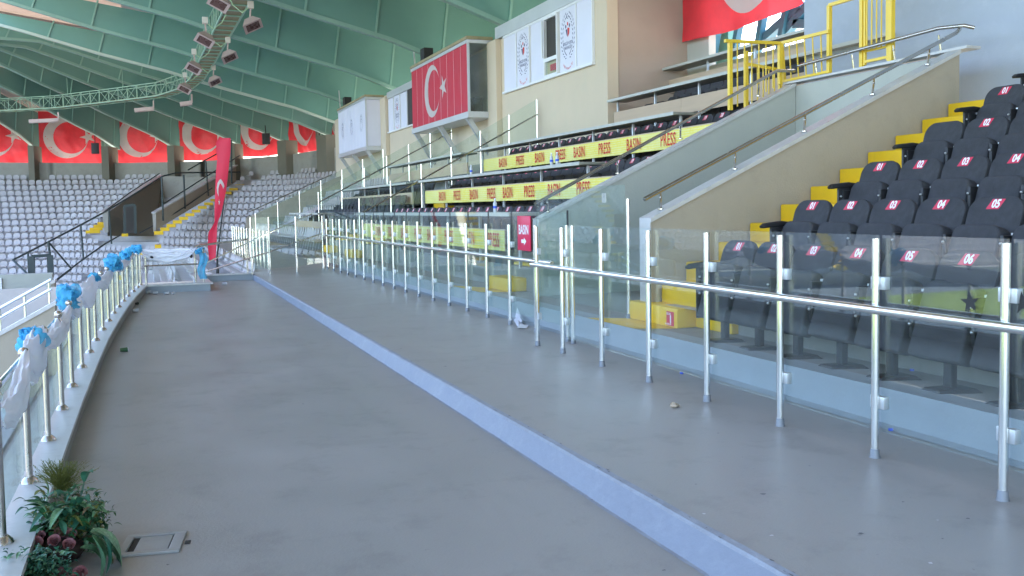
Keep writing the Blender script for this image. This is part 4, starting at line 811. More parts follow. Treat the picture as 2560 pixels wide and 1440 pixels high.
def inv(px, py):
    for i in range(len(Lf)-1):
        if Lf[i][1] <= py <= Lf[i+1][1]: t = (py-Lf[i][1])/(Lf[i+1][1]-Lf[i][1]); l = Lf[i][0]+(Lf[i+1][0]-Lf[i][0])*t; r = Rt[i][0]+(Rt[i+1][0]-Rt[i][0])*t; return (px-l)/(r-l), (i+t)/(len(Lf)-1)
outl = [(552, 443), (556, 447), (560, 453), (561, 458), (558, 465), (556, 460), (552, 454), (549, 456), (546, 468), (546, 480), (547, 489), (543, 480), (542, 468), (544, 455), (548, 447)]
cr_ = MB(); cc = ffp(*inv(549, 451), .02); n = [ffp(*inv(*p), .02) for p in outl]
mid = [(548, 447), (552, 443), (556, 447), (560, 453), (561, 458), (558, 465), (556, 460), (552, 454), (549, 456), (546, 468), (546, 480), (547, 489), (543, 480), (542, 468), (544, 455)]
Q = [ffp(*inv(*p), .02) for p in mid]
for q4 in ((0, 1, 2, 7), (2, 3, 4, 6), (4, 5, 6), (2, 6, 7), (0, 7, 8), (0, 8, 9, 14), (14, 9, 10, 13), (13, 10, 11, 12)): cr_.quad(*[Q[i] for i in q4])
part('crescent', 'white2', ff, cr_, smooth=False)
st = [ffp(*inv(548+5.2*math.sin(R(36*i))*(1 if i % 2 == 0 else .4)*.6, 503-9*math.cos(R(36*i))*(1 if i % 2 == 0 else .4)), .02) for i in range(10)]; c0 = ffp(*inv(548, 503), .022); sm = MB()
for i in range(10): sm.quad(c0, st[i], st[(i+1) % 10])
part('star', 'white2', ff, sm, smooth=False)
part('base', 'black', ff, MB().bar((B.x-.45, B.y-.1, B.z+.05), (B.x+.42, B.y+.1, B.z+.04), .07, .05).bar((B.x+.05, B.y-.4, B.z+.04), (B.x-.03, B.y+.35, B.z+.04), .07, .05).tube([(B.x, B.y, B.z), (B.x, B.y, B.z+.25)], .035, 10)); part('weight_bag', 'black', ff, MB().ball((B.x+.12, B.y-.02, B.z+.07), .19, 14, 8, .38))
# ================================================================ YELLOW GATES
gr = thing('yellow_railing', 'yellow steel railing with bars on top of the mint stair wall', 'railing', loc=(8.7, 12.3, 3))
def bars(parent, A, B_, n, w=.016):
    A, B_ = [Vector(p) for p in A], [Vector(p) for p in B_]; q = MB()
    for i in range(1, n): q.bar(A[0].lerp(A[1], i/n), B_[0].lerp(B_[1], i/n), w)
    part('bars', 'ysteel', parent, q)
t0, t1 = at(1825, 103, Y=12.3), at(1950, 108, Y=12.3); b0, b1 = Vector((t0.x, 12.3, z1(t0.x)-.02)), Vector((t1.x, 12.3, z1(t1.x)-.05))
part('post', 'ysteel', gr, MB().bar(b0, t0, .06)); part('post', 'ysteel', gr, MB().bar(b1, t1, .06)); part('rail', 'ysteel', gr, MB().bar(t0-Vector((.1, 0, 0)), t1, .05)); bars(gr, (b0, b1), (t0, t1), 7)
g3 = thing('yellow_railing', 'yellow steel railing running up to the tall gate frame', 'railing', loc=(9.8, 12, 3.4))
t0, t1 = at(1953, 108, X=9.9), at(2073, 78, X=9.9); b0, b1 = at(1960, 203, X=9.9), at(2075, 178, X=9.9)
part('post', 'ysteel', g3, MB().bar(b0, t0, .055)); part('rail', 'ysteel', g3, MB().bar(t0, t1, .05)); part('rail', 'ysteel', g3, MB().bar(b0, b1, .04)); bars(g3, (b0, b1), (t0, t1), 6)
g4 = thing('yellow_gate', 'tall yellow steel gate frame with a barred leaf against the blue grey wall', 'gate', loc=(9.95, 10.5, 3.5))
X_ = 9.95; pA, pB, pC = at(2073, 180, X=X_).y, at(2155, 165, X=X_).y, at(2228, 150, X=X_).y; zt_ = at(2110, 2, X=X_).z
part('frame', 'ysteel', g4, MB().bar((X_, pA, 3.50), (X_, pA, zt_), .06).bar((X_, pB, 3.50), (X_, pB, zt_+.03), .06).bar((X_, pC, 3.5), (X_, pC, zt_+.4), .07).bar((X_, pA, zt_), (X_, pB, zt_), .05))
lf = part('leaf', 'ysteel', g4, MB().bar((X_, pB-.04, 3.6), (X_, pC+.04, 3.6), .04).bar((X_, pB-.04, 3.75), (X_, pC+.04, 3.75), .03).bar((X_, pB-.06, 3.55), (X_, pB-.06, zt_), .035).bar((X_, pC+.06, 3.55), (X_, pC+.06, zt_+.3), .035).bar((X_, pB, zt_-.05), (X_, pC, zt_+.25), .04))
bars(g4, ((X_, pB, 3.75), (X_, pC, 3.75)), ((X_, pB, zt_), (X_, pC, zt_+.3)), 6)
g5 = thing('yellow_railing', 'lower inner yellow railing glimpsed behind the front railing', 'railing', loc=(9.2, 13.2, 3))
t0, t1 = at(1865, 160, Y=13.2), at(1950, 175, Y=13.2); part('post', 'ysteel', g5, MB().bar((t0.x, 13.2, t0.z-.9), (t0.x, 13.2, t0.z+.22), .06)); part('post', 'ysteel', g5, MB().bar((t1.x, 13.2, t1.z-.9), t1, .05)); part('rail', 'ysteel', g5, MB().bar(t0, t1, .05)); bars(g5, (t0-ZU*.9, t1-ZU*.9), (t0, t1), 6)
# ================================================================ WHITE SEATS
def white_seat_mb():
    q = MB(); prof = [(-.36, .36), (-.32, .385), (-.10, .355), (-.04, .385), (.0, .50), (.026, .61), (.034, .68), (.036, .705)]
    ws = [.17, .205, .205, .205, .21, .205, .165, .10]
    for (x0, z0), (x1, z1_), a, b in zip(prof, prof[1:], ws, ws[1:]): q.quad((x0, -a, z0), (x1, -b, z1_), (x1, b, z1_), (x0, a, z0))
    q.quad((-.36, -.17, .36), (-.32, -.205, .385), (-.10, -.205, .355), (-.10, -.19, .30), (-.34, -.16, .30)); q.quad((-.36, .17, .36), (-.34, .16, .30), (-.10, .19, .30), (-.10, .205, .355), (-.32, .205, .385)); q.quad((-.36, -.17, .36), (-.34, -.16, .30), (-.34, .16, .30), (-.36, .17, .36))
    q.quad((-.04, -.205, .385), (.0, -.21, .50), (.05, -.20, .50), (.02, -.19, .37)); q.quad((-.04, .205, .385), (.02, .19, .37), (.05, .20, .50), (.0, .21, .50))
    q.quad((0, -.21, .50), (.026, -.205, .61), (.034, -.165, .68), (.036, -.10, .705), (.07, -.10, .695), (.05, -.20, .50)); q.quad((0, .21, .50), (.05, .20, .50), (.07, .10, .695), (.036, .10, .705), (.034, .165, .68), (.026, .205, .61)); q.quad((.036, -.10, .705), (.07, -.10, .695), (.07, .10, .695), (.036, .10, .705))
    q.quad((-.18, -.04, .0), (-.18, .04, .0), (-.10, .04, .36), (-.10, -.04, .36))
    return q
wq = white_seat_mb(); wme = wq.mesh('stadium_seat', 'wseat', smooth=True)
inst = []   # (distance, location, angle, row words)
def wrow(pts_angle, words):
    for i, (p, a) in enumerate(pts_angle): inst.append((math.hypot(p[0], p[1]), Vector(p), a, '%s, %s from near end' % (words, ordn(i+1))))
YW = lambda y0, y1, p=.5: [y0+p*i for i in range(int((y1-y0)/p))]
wrow([((5.22, y, .25), 0) for y in YW(29.0, 48)], 'white seat in the front row beyond the deck')
for k in range(1, 6): wrow([((5.235+.866*k, y, rz(k)), 0) for y in YW(36.2 if k in (1, 3) else 35.6, 44.2 if k < 4 else 48.0)], 'white seat, %s row above the distant walkway' % ORD[k+1])
for j in range(0, 9):
    for (a, b, w) in ((24.3, 33.5, 'near'), (34.6, 43.5, 'farther')):
        wrow([((2.55-.87*j, y, -.50-RI*j), 0) for y in YW(a, b)], 'white seat in the %s block below the deck, %s row down' % (w, ORD[j+1]))
# vomitory and aisles of the far stand are kept free of seats
def vomit(x, y): return (250 < x < 392 and 540 < y < 600) or (262 < x < 600 and y < 600 and y > 420+ (600-x)*.0 and (y > 533-(x-258)*.64) and (y < 600-(x-380)*.60 if x > 380 else True))
def aisle(x, y, w=0): return (x > 372 and abs(x-(384+(583-y)*1.73+8)) < 11+max(0, 560-y)*.05) or (abs(x-(205+(700-y)*1.8)) < 9 and y > 585) or (y > 553 and y < 584 and 213 < x < 262 and x > 255-(y-553)*1.4)
for i in range(NR):
    t = (i+.62)/NR; z = ZT+(ZB-ZT)*i/(NR-1); x = -90.; c = 0; row = []
    prev = far_pt(x, t, z); 
    while x < 900:
        nx = x+1.2; p = far_pt(nx, t, z); x = nx
        if (p-prev).length < .50: continue
        d = (p-prev).normalized(); prev = p; ang = math.atan2(-d.x, d.y)+math.pi/2*0
        # screen test
        v = p+ZU*.6-Vector((0, 0, EYE)); dz = v.dot(_f); sx_, sy_ = 1280+FPX*v.dot(_r)/dz, 720+PSH-FPX*v.dot(_u)/dz
        if vomit(sx_, sy_) or aisle(sx_, sy_): continue
        if i == 0 and any(a-3 < sx_ < b+6 for a, b in cols): continue
        row.append((tuple(p), math.atan2(d.y, d.x)-math.pi/2+math.pi))
    wrow(row, 'white seat in the far stand, %s row from the top' % ORD[min(i+1, 20)])
# measure how large each shows; the largest 296 become things
def show(p):
    v = p+ZU*.6-Vector((0, 0, EYE)); dz = v.dot(_f)
    if dz < 1: return None
    return 1280+FPX*v.dot(_r)/dz, 720+PSH-FPX*v.dot(_u)/dz, dz
def visible(p):
    s = show(p)
    if not s: return False
    x, y, d = s
    if not (0 < x < 860 and y < 720): return False
    if x < 360 and y > 700-(x-40)*.3: return False
    if d < 60 and x < 520 and y > 700: return False
    if d < 60 and x > 625 and y > 660: return False
    return True
cand = sorted([q for q in inst if visible(q[1])], key=lambda q: q[0]); rest_pts = [q for q in inst if not visible(q[1])]
near = [q for q in cand if q[0] < 60][:120]; far_ = sorted([q for q in cand if q not in near], key=lambda q: -(q[1].z < 10)*(1-abs(show(q[1])[0]-110)/900)+abs(show(q[1])[1]-600)/4000)
pick = near+far_[:176]; pid = set(id(q) for q in pick)
for q in pick:
    o = bpy.data.objects.new('stadium_seat', wme); COL.objects.link(o); o.location = q[1]; o.rotation_euler.z = q[2]+rj.gauss(0, .03); tag(o, q[3], 'seat', 'white plastic stadium seats')
big = MB()
for q in inst:
    if id(q) in pid: continue
    ja = q[2]+rj.gauss(0, .03); ca, sa = math.cos(ja), math.sin(ja); b = len(big.v)
    big.v += [Vector((v.x*ca-v.y*sa+q[1].x, v.x*sa+v.y*ca+q[1].y, v.z+q[1].z)) for v in wq.v]; big.f += [tuple(b+i for i in f) for f in wq.f]
tag(big.obj('stadium_seats', 'wseat'), 'rows upon rows of white plastic seats filling the far curved stand', 'seats', kind='stuff')
# yellow aisle steps of the far stand and lower tier
YT = thing('aisle_stairs', 'yellow steps zigzagging up the aisle of the far curved stand', 'stairs', loc=at(400, 560, D=57))
def ystep(px, py, w, D, h=.2):
    p = at(px, py, D=D); u = Vector((math.cos(-YAW-((px-1280)/FPX)), math.sin(-YAW-(px-1280)/FPX), 0)); d = Vector((p.x, p.y, 0)).normalized(); s = w*D/FPX/2
    ys_ = MB().hexa([p-u*s-ZU*h, p+u*s-ZU*h, p+u*s+d*.7-ZU*h, p-u*s+d*.7-ZU*h, p-u*s, p+u*s, p+u*s+d*.7, p-u*s+d*.7]); part('step', 'yellow', YT, ys_, smooth=False)
for i in range(14): ystep(388+(583-(578-i*9))*1.73, 578-i*9, 20, 55+i*1.6)
for i in range(4): ystep(232+i*8, 576-i*7, 30-i*3, 68+i*.6)
for (px, py, D) in ((312, 584, 66), (395, 612, 56), (358, 628, 54), (300, 690, 48), (215, 745, 55), (205, 738, 56)): ystep(px, py, 14, D)
Y2 = thing('aisle_stairs', 'yellow steps going down through the white seats below the deck end', 'stairs', loc=(2, 33.5, -1))
for j in range(7): part('step', 'yellow', Y2, MB().box(2.0-.87*j, 2.45-.87*j, 33.5, 34.5, -.50-RI*(j+1)+.001, -.50-RI*j-.2), smooth=False)
for j in range(5): part('step', 'yellow', Y2, MB().box(2.03-.87*j-.43, 2.03-.87*j, 23.7, 24.2, -.50-RI*(j+1)+.001, -.50-RI*j-.2), smooth=False)
# ---- vomitory box of the far stand
def fpoly(mb, pts, D0, thick=.3):
    P = [at(x, y, D=D) for x, y, D in pts]; d = Vector((P[0].x, P[0].y, 0)).normalized()*thick; return mb.prism(P, d)
vb = thing('vomitory', 'grey concrete vomitory with dark doorway cut into the far stand', 'vomitory', loc=at(258, 581, D=66))
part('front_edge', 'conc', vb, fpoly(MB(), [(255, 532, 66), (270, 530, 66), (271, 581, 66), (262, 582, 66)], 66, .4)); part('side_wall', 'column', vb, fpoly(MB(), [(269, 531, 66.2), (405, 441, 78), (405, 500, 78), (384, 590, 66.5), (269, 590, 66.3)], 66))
part('end_wall', 'conc', vb, fpoly(MB(), [(405, 440, 77.8), (480, 440, 77), (537, 440, 76), (384, 545, 66.4), (384, 534, 66.4), (405, 520, 77)], 66, .2) if False else fpoly(MB(), [(405, 440, 76.9), (537, 443, 75), (540, 480, 74), (405, 520, 75)], 76, .2))
part('side_wall', 'wall', vb, fpoly(MB(), [(384, 533, 62), (537, 443, 73), (590, 415, 77), (590, 455, 76), (384, 578, 61.5)], 62, .3)); part('front_edge', 'conc', vb, fpoly(MB(), [(381, 533, 61.9), (390, 529, 61.9), (390, 575, 61.5), (383, 580, 61.5)], 62, .3))
part('cap', 'marble', vb, MB().bar(at(384, 532, D=61.8), at(590, 413, D=76.8), .3, .08).bar(at(256, 531, D=66), at(405, 439, D=77.8), .35, .1)); part('door', 'dark', vb, fpoly(MB(), [(308, 514, 65.4), (338, 514, 65.4), (342, 583, 65.4), (312, 583, 65.4)], 65, .05)); 
cg = thing('steel_cage', 'dark thin steel cage with door frames standing over the far seats', 'cage', loc=at(250, 600, D=60))
def pl(pts, D0, D1, r):
    n = len(pts); x0, x1 = pts[0][0], pts[-1][0]; return [at(x, y, D=D0+(D1-D0)*((x-x0)/(x1-x0) if x1 != x0 else 0)) for x, y in pts]
T_ = MB()
for pts, a, b, r in [([(32, 650), (122, 604), (202, 562), (256, 533), (322, 494), (405, 441), (440, 432), (600, 430)], 52, 73, .055), ([(262, 528), (330, 478), (398, 434)], 64, 73, .04), ([(32, 650), (72, 688)], 52, 51, .05), ([(122, 606), (178, 671), (208, 648), (232, 631), (262, 610), (300, 588)], 53, 60, .05), ([(140, 701), (178, 672)], 52, 53, .06), ([(70, 632), (73, 692)], 52, 52, .05), ([(121, 605), (132, 694)], 53, 53, .06), ([(202, 563), (209, 650)], 57, 57, .05), ([(272, 524), (279, 610)], 60, 60, .05), ([(404, 441), (408, 552)], 62, 62, .06), ([(459, 437), (463, 522)], 66, 66, .06), ([(514, 402), (521, 490)], 70, 70, .06), ([(578, 350), (579, 458)], 73, 73, .07), ([(350, 582), (410, 550), (470, 512), (530, 470)], 60, 70, .05), ([(408, 510), (530, 432), (600, 388)], 62, 73, .045), ([(470, 425), (510, 402), (545, 383)], 70, 73, .05)]:
    q = pl(pts, a, b, r); T_.tube(q, r, 5)
part('tubes', 'dgreen', cg, T_)
for (x0, x1, yt, yb_, D, th) in ((79, 125, 641, 692, 51.5, .28), (311, 337, 515, 584, 61, .16)):
    f = MB(); a, b, c, d = at(x0, yt, D=D), at(x1, yt-3, D=D), at(x1+2, yb_, D=D), at(x0+1, yb_, D=D); f.bar(a, d, th).bar(b, c, th).bar(a, b, .15); part('door_frame', 'dgreen', cg, f)
# ================================================================ LOWER LEFT RAMPS
def ramp_wall(label, xr, yr_top, y_, zdrop, m, y_low=None, th=.35):
    return
def ramp(label, ptR, ptL, Y0, th, hgt, rails):
    a = at(*ptR, Y=Y0); b = at(*ptL, Y=Y0); d = (b-a); b2 = a+d*3; w = thing('ramp_wall', label, 'wall', 'sloping walls of the lower ramp', loc=a)
    part('wall', 'wall', w, MB().prism([a-ZU*.07, b2-ZU*.07, b2-ZU*(hgt+.2), a-ZU*(hgt+1.6)], (0, th, 0))); part('cap', 'marble', w, MB().hexa([b2+Vector((0, -.03, -.07)), a+Vector((.02, -.03, -.07)), a+Vector((.02, th+.03, -.07)), b2+Vector((0, th+.03, -.07)), b2+Vector((0, -.03, 0)), a+Vector((.02, -.03, 0)), a+Vector((.02, th+.03, 0)), b2+Vector((0, th+.03, 0))]))
    if rails:
        for h in (.20, .36): part('rail', 'alu', w, MB().tube([a+Vector((-.05, .1, h)), b2+Vector((0, .1, h))], .028, 8))
        for t in (.1, .55, 1.0, 1.5): p = a.lerp(b, t); part('bracket', 'alu', w, MB().tube([p+Vector((0, .1, 0)), p+Vector((0, .1, .36))], .022, 6))
    return w
ramp('sloping beige ramp wall with a double white rail, beyond the balustrade', (137, 752), (0, 828), 17.6, .35, 2.5, True); ramp('farther sloping beige ramp wall with a pale cap, left of the end railing', (135, 699), (0, 770), 24.0, .5, 2.5, False)
w = thing('ramp_back_wall', 'pale mint wall with a white board behind the lower ramp', 'wall', loc=at(0, 700, Y=27)); a, b = at(-80, 694, Y=27), at(131, 697, Y=27); part('wall', 'mint', w, MB().box(a.x, b.x, 27, 27.3, a.z-3, a.z+.03)); c, d = at(-40, 697, Y=26.9), at(6, 757, Y=26.9); part('board', 'letter', w, MB().box(c.x, d.x, 26.93, 26.98, d.z, c.z))
# distant stand across the pitch, seen only as reflections in the glass
os_ = MB()
for i in range(16): os_.quad((-92-i*.9, -60, -4+i*.45), (-92-i*.9, 60, -4+i*.45), (-92.9-i*.9, 60, -4+i*.45), (-92.9-i*.9, -60, -4+i*.45)).quad((-92.9-i*.9, -60, -4+i*.45), (-92.9-i*.9, 60, -4+i*.45), (-92.9-i*.9, 60, -3.55+i*.45), (-92.9-i*.9, -60, -3.55+i*.45))
nf = [(-14.5, 64.6), (-27, 63.4), (-45, 60), (-62, 50), (-76, 34)]; nb_ = [(-18.6, 82.6), (-30, 82), (-54, 78), (-78, 62), (-94, 38)]
nt_ = MB(); ns = MB(); ny = MB(); sb = MB().box(-.3, .0, -.2, .2, .38, .44).hexa([(-.02, -.2, .44), (.02, -.2, .44), (.02, .2, .44), (-.02, .2, .44), (.03, -.15, .8), (.07, -.15, .8), (.07, .15, .8), (.03, .15, .8)])
for i in range(19):
    z = 4.05-8*i/18
    for (a, b), (c, d) in zip(zip(nb_, nf), list(zip(nb_, nf))[1:]):
        L_ = lambda p, q, t: Vector((p[0]+(q[0]-p[0])*t, p[1]+(q[1]-p[1])*t, z))
        p0, p1, q0, q1 = L_(a, b, i/19), L_(a, b, (i+1)/19), L_(c, d, i/19), L_(c, d, (i+1)/19); dn = Vector((0, 0, -.445)); nt_.quad(p0, q0, q1, p1).quad(p1, q1, q1+dn, p1+dn)
        m0, m1 = p0.lerp(p1, .6), q0.lerp(q1, .6); L = (m1-m0).length; dd = (m1-m0)/L; an = math.atan2(dd.y, dd.x)+math.pi/2; ca, sa = math.cos(an), math.sin(an)
        for k in range(int(L/.52)):
            t = k*.52
            if t < 1.3: continue
            P_ = m0+dd*t; bb = len(ns.v); ns.v += [Vector((v.x*ca*-1+v.y*sa+P_.x, v.x*sa*-1-v.y*ca+P_.y, v.z+z)) for v in sb.v]; ns.f += [tuple(bb+q for q in f) for f in sb.f]
        e = (m1-m0)/L*1.0; ny.hexa([p1+dn*.5, p1+e+dn*.5, p0.lerp(p1, .4)+e+dn*.5, p0.lerp(p1, .4)+dn*.5, p1+ZU*.22, p1+e+ZU*.22, p0.lerp(p1, .4)+e+ZU*.22, p0.lerp(p1, .4)+ZU*.22])
struct('curve_terrace', 'terr', nt_, smooth=False); tag(ns.obj('stadium_seats', 'wseat', smooth=False), 'white seats on the curve of the stadium, mirrored in the glass fence', 'seats', kind='stuff'); tag(ny.obj('aisle_steps', 'yellow', smooth=False), 'yellow aisle steps mirrored in the near glass fence', 'steps')
rw = MB(); rr2 = MB()
for a, b in zip(nb_, nb_[1:]): rw.quad((*a, 3), (*b, 3), (*b, 10), (*a, 10))
for (a, b), (c, d) in zip(zip(nb_, nf), list(zip(nb_, nf))[1:]): rr2.quad((a[0], a[1]+2, 9.9), (c[0]-2, c[1]+2, 9.9), (c[0]*.55+d[0]*.45, c[1]*.55+d[1]*.45, 11.6), (a[0]*.55+b[0]*.45, a[1]*.55+b[1]*.45, 11.6))
wall('curve_wall', 'wall and red flags line behind the curve of the stadium', 'conc', rw); tag(rr2.obj('curve_roof', 'green', smooth=False), 'green roof over the curve of the stadium', 'roof')
struct('opposite_terrace', 'opp', os_, smooth=False)
wall('opposite_wall', 'grey wall behind the stand across the pitch', 'opp', MB().box(-109, -108, -60, 60, 2, 9)); tag(MB().box(-112, -88, -62, 62, 13, 13.5).obj('opposite_roof', 'green'), 'green roof over the stand across the pitch', 'roof')
# ================================================================ STAR STICKERS on the near panes
for (px, py), lb in (((2424, 756), 'black star stuck on the glass pane between the two nearest silver posts'), ((2556, 758), 'black star stuck on the nearest glass pane at the right edge')):
    c = at(px, py, X=4.069); tag(add_poly(MB(), star_pts(0, 0, .062, R(97)), c, YN, ZU).obj('star_sticker', 'black', smooth=False), lb, 'sticker', 'black star stickers on the glass')
# ================================================================ FLOOR HATCH, LITTER
h0 = at(290, 1388, Z=-.12); H = thing('floor_hatch', 'painted over square floor hatch beside the flower arrangement', 'hatch', loc=(-.19, 4.74, -.12)); H.rotation_euler.z = R(-10)
def lp(name, m, parent, mb, **k): return mb.obj(name, m, parent, **k)
lp('frame', 'hatch', H, MB().box(0, .29, 0, .035, .001, .014).box(0, .29, .255, .29, .001, .014).box(0, .035, .035, .255, .001, .014).box(.235, .29, .035, .255, .001, .014), bevel=.002); lp('groove', 'groove', H, MB().box(.036, .234, .036, .254, .0005, .002)); lp('lid', 'hatch', H, MB().box(.07, .228, .046, .246, .0005, .010), bevel=.003); lp('lug', 'groove', H, MB().box(.30, .325, .11, .15, .0005, .006))
def crumpled(name, label, m, p, s, seed, flat=.5, cat='paper', nsub=2):
    bm = bmesh.new(); bmesh.ops.create_icosphere(bm, subdivisions=nsub, radius=1); rd = random.Random(seed)
    for v in bm.verts: v.co = Vector((v.co.x*rd.uniform(.55, 1.1), v.co.y*rd.uniform(.5, 1.0), max(-.3, v.co.z*flat*rd.uniform(.4, 1.2))))*s
    me = bpy.data.meshes.new(name); bm.to_mesh(me); bm.free(); me.materials.append(M[m]); o = bpy.data.objects.new(name, me); COL.objects.link(o); o.location = Vector(p)+ZU*.3*s; return tag(o, label, cat)
crumpled('crumpled_paper', 'crumpled brown paper scrap on the upper deck floor', 'pap2', at(1685, 1018, Z=0), .045, 3, .6)
P = at(1297, 815, Z=0); o = thing('folded_paper', 'torn grey paper leaning on the blue kerb, white scrap beneath', 'paper', loc=P)
q0 = at(1293, 770, X=4.66); part('sheet', 'paper', o, MB().quad(at(1293, 769, X=4.66), at(1301, 789, X=4.64), at(1299, 802, X=4.6), at(1288, 792, X=4.6)).quad(at(1296, 788, X=4.6), at(1306, 803, X=4.55), at(1290, 811, X=4.5), at(1284, 800, X=4.52)).quad(at(1296, 800, X=4.55), at(1310, 812, Z=.01), at(1297, 820, Z=.01), at(1288, 808, X=4.55)), smooth=False); part('scrap', 'letter', o, MB().quad(at(1300, 810, Z=.03), at(1322, 812, Z=.01), at(1316, 821, Z=.008), at(1292, 819, Z=.02)), smooth=False)
def lcup(px, py, z, label, m='cup', r=.032, l=.09, ang=.5, cat='cup', name='plastic_cup'):
    p = at(px, py, Z=z); d = Vector((math.cos(ang), math.sin(ang), 0)); q = p+ZU*r; o = thing(name, label, cat, 'litter on the deck', loc=p); part('body', m, o, MB().tube([q-d*l/2, q+d*l/2], [r*.8, r], 12, cap=True)); part('rim', 'letter', o, MB().tube([q+d*l/2, q+d*(l/2+.004)], r*1.08, 12)); return o
for a in [(310, 880, -.12, 'dark green crushed can lying on the floor beside the parapet', 'leafd', .028, .085, .1, 'can', 'drink_can'), (338, 781, -.12, 'clear plastic cup lying near the parapet', 'cup', .033, .09, .3), (342, 762, -.12, 'small dark cup close to the parapet bend', 'groove', .025, .07, .9), (372, 734, -.12, 'clear cup fallen at the inner corner of the end parapet', 'cup', .034, .10, 1.2), (388, 736, -.12, 'second cup at the foot of the end parapet', 'cup', .03, .09, .1), (416, 737, -.12, 'pale cup at the foot of the end parapet', 'cup', .03, .08, .4), (432, 736, -.12, 'smallest cup in the middle of the end parapet', 'cup', .025, .07, .8), (561, 713, -.12, 'clear cup on the floor in front of the feather flag base', 'cup', .034, .1, .2), (588, 698, -.12, 'brownish cup behind the feather flag base', 'pap2', .05, .12, .2), (606, 697, -.12, 'crushed clear cup by the deck step end', 'cup', .05, .12, .5)]: lcup(*a)
for k, (px, py, m_, lb) in enumerate([(2227, 1076, 'capb', 'blue bottle cap on the floor by the silver post'), (1704, 934, 'capb', 'small blue scrap under the near glass fence'), (2280, 927, 'capb', 'small blue cap on the platform under a black seat')]):
    z = 0 if k < 2 else .25; p = at(px, py, Z=z+.01); tag(MB().tube([p, p+ZU*.014], .016, 12).obj('bottle_cap', m_), lb, 'bottle cap')
crumpled('plastic_bag', 'crumpled clear plastic on the platform behind the nearest post', 'cup', at(2500, 945, Z=.25), .07, 9, .7, 'plastic bag'); crumpled('plastic_bag', 'crumpled clear plastic at the foot of the first numbered seat', 'cup', at(1745, 802, Z=.25), .08, 12, .5, 'plastic bag')
stn = MB()
def blob(mb, px, py, z, r, seed):
    rd = random.Random(seed); c = at(px, py, Z=z); mb.quad(*[(c.x+r*(1+.5*rd.uniform(-1, 1))*math.cos(k*math.pi/6), c.y+r*(.8+.5*rd.uniform(-1, 1))*math.sin(k*math.pi/6), z+.0015) for k in range(12)])
for k, (px, py, r) in enumerate([(1907, 1235, .014), (2152, 1334, .013), (2258, 1255, .008), (1796, 1083, .008), (2024, 1165, .007), (2420, 1297, .009), (1740, 1211, .006), (2356, 1347, .007), (1113, 916, .02), (1002, 872, .015), (1480, 1250, .006)]): blob(stn, px, py, 0, r, k)
for k, (px, py, r) in enumerate([(420, 1412, .008), (450, 1370, .010), (758, 1010, .01), (1660, 1426, .008), (650, 905, .01)]): blob(stn, px, py, -.12, r, 30+k)
struct('floor_stains', 'stain', stn, smooth=False)
st2 = MB()
for k, (px, py, r) in enumerate([(1760, 1285, .009), (1929, 1339, .009), (2344, 1301, .006), (2326, 1408, .009), (1650, 918, .007), (2252, 1094, .007), (2066, 1034, .010), (1977, 1013, .009)]): blob(st2, px, py, 0, r, 60+k)
struct('floor_chips', 'chip', st2, smooth=False)
ch_ = MB(); rc = random.Random(4)
for k in range(42):
    y = 2.8+abs(rc.gauss(0, 6)); x = 2.425+rc.uniform(-.012, .035); r_ = rc.uniform(.003, .009); ch_.quad(*[(x+r_*(1+.5*rc.uniform(-1, 1))*math.cos(q*math.pi/5)*.6, y+r_*2.2*(1+.4*rc.uniform(-1, 1))*math.sin(q*math.pi/5), .0062) for q in range(10)])
struct('step_chips', 'stain', ch_, smooth=False)
# ================================================================ FLOWER ARRANGEMENT
FA = thing('flower_arrangement', 'artificial flower arrangement with dark leaves and mauve roses on the floor by the parapet', 'flowers', loc=(-.42, 4.9, -.12)); rf = random.Random(21)
def leaf(mb, base, dirn, L, wd, droop=.3, nrm=None):
    base = Vector(base); d = Vector(dirn).normalized(); side = d.cross(ZU if abs(d.z) < .9 else Vector((1, 0, 0))).normalized(); nn = side.cross(d); prev = None; n = 8
    for i in range(n+1):
        t = i/n; p = base+d*L*t+nn*(L*.12*math.sin(t*3))-ZU*(droop*L*t*t); w_ = wd*math.sin(math.pi*min(1, t*.93+.05))**.8*(1-.25*t)
        cur = (p-side*w_+nn*w_*.35, p, p+side*w_+nn*w_*.35)
        if prev: mb.quad(prev[0], prev[1], cur[1], cur[0]); mb.quad(prev[1], prev[2], cur[2], cur[1])
        prev = cur
fc = Vector((-.42, 4.9, -.12))
dk, vg, bg_, fn, tw, br = MB(), MB(), MB(), MB(), MB(), MB()
def fpt(px, py, Y): return at(px, py, Y=Y)
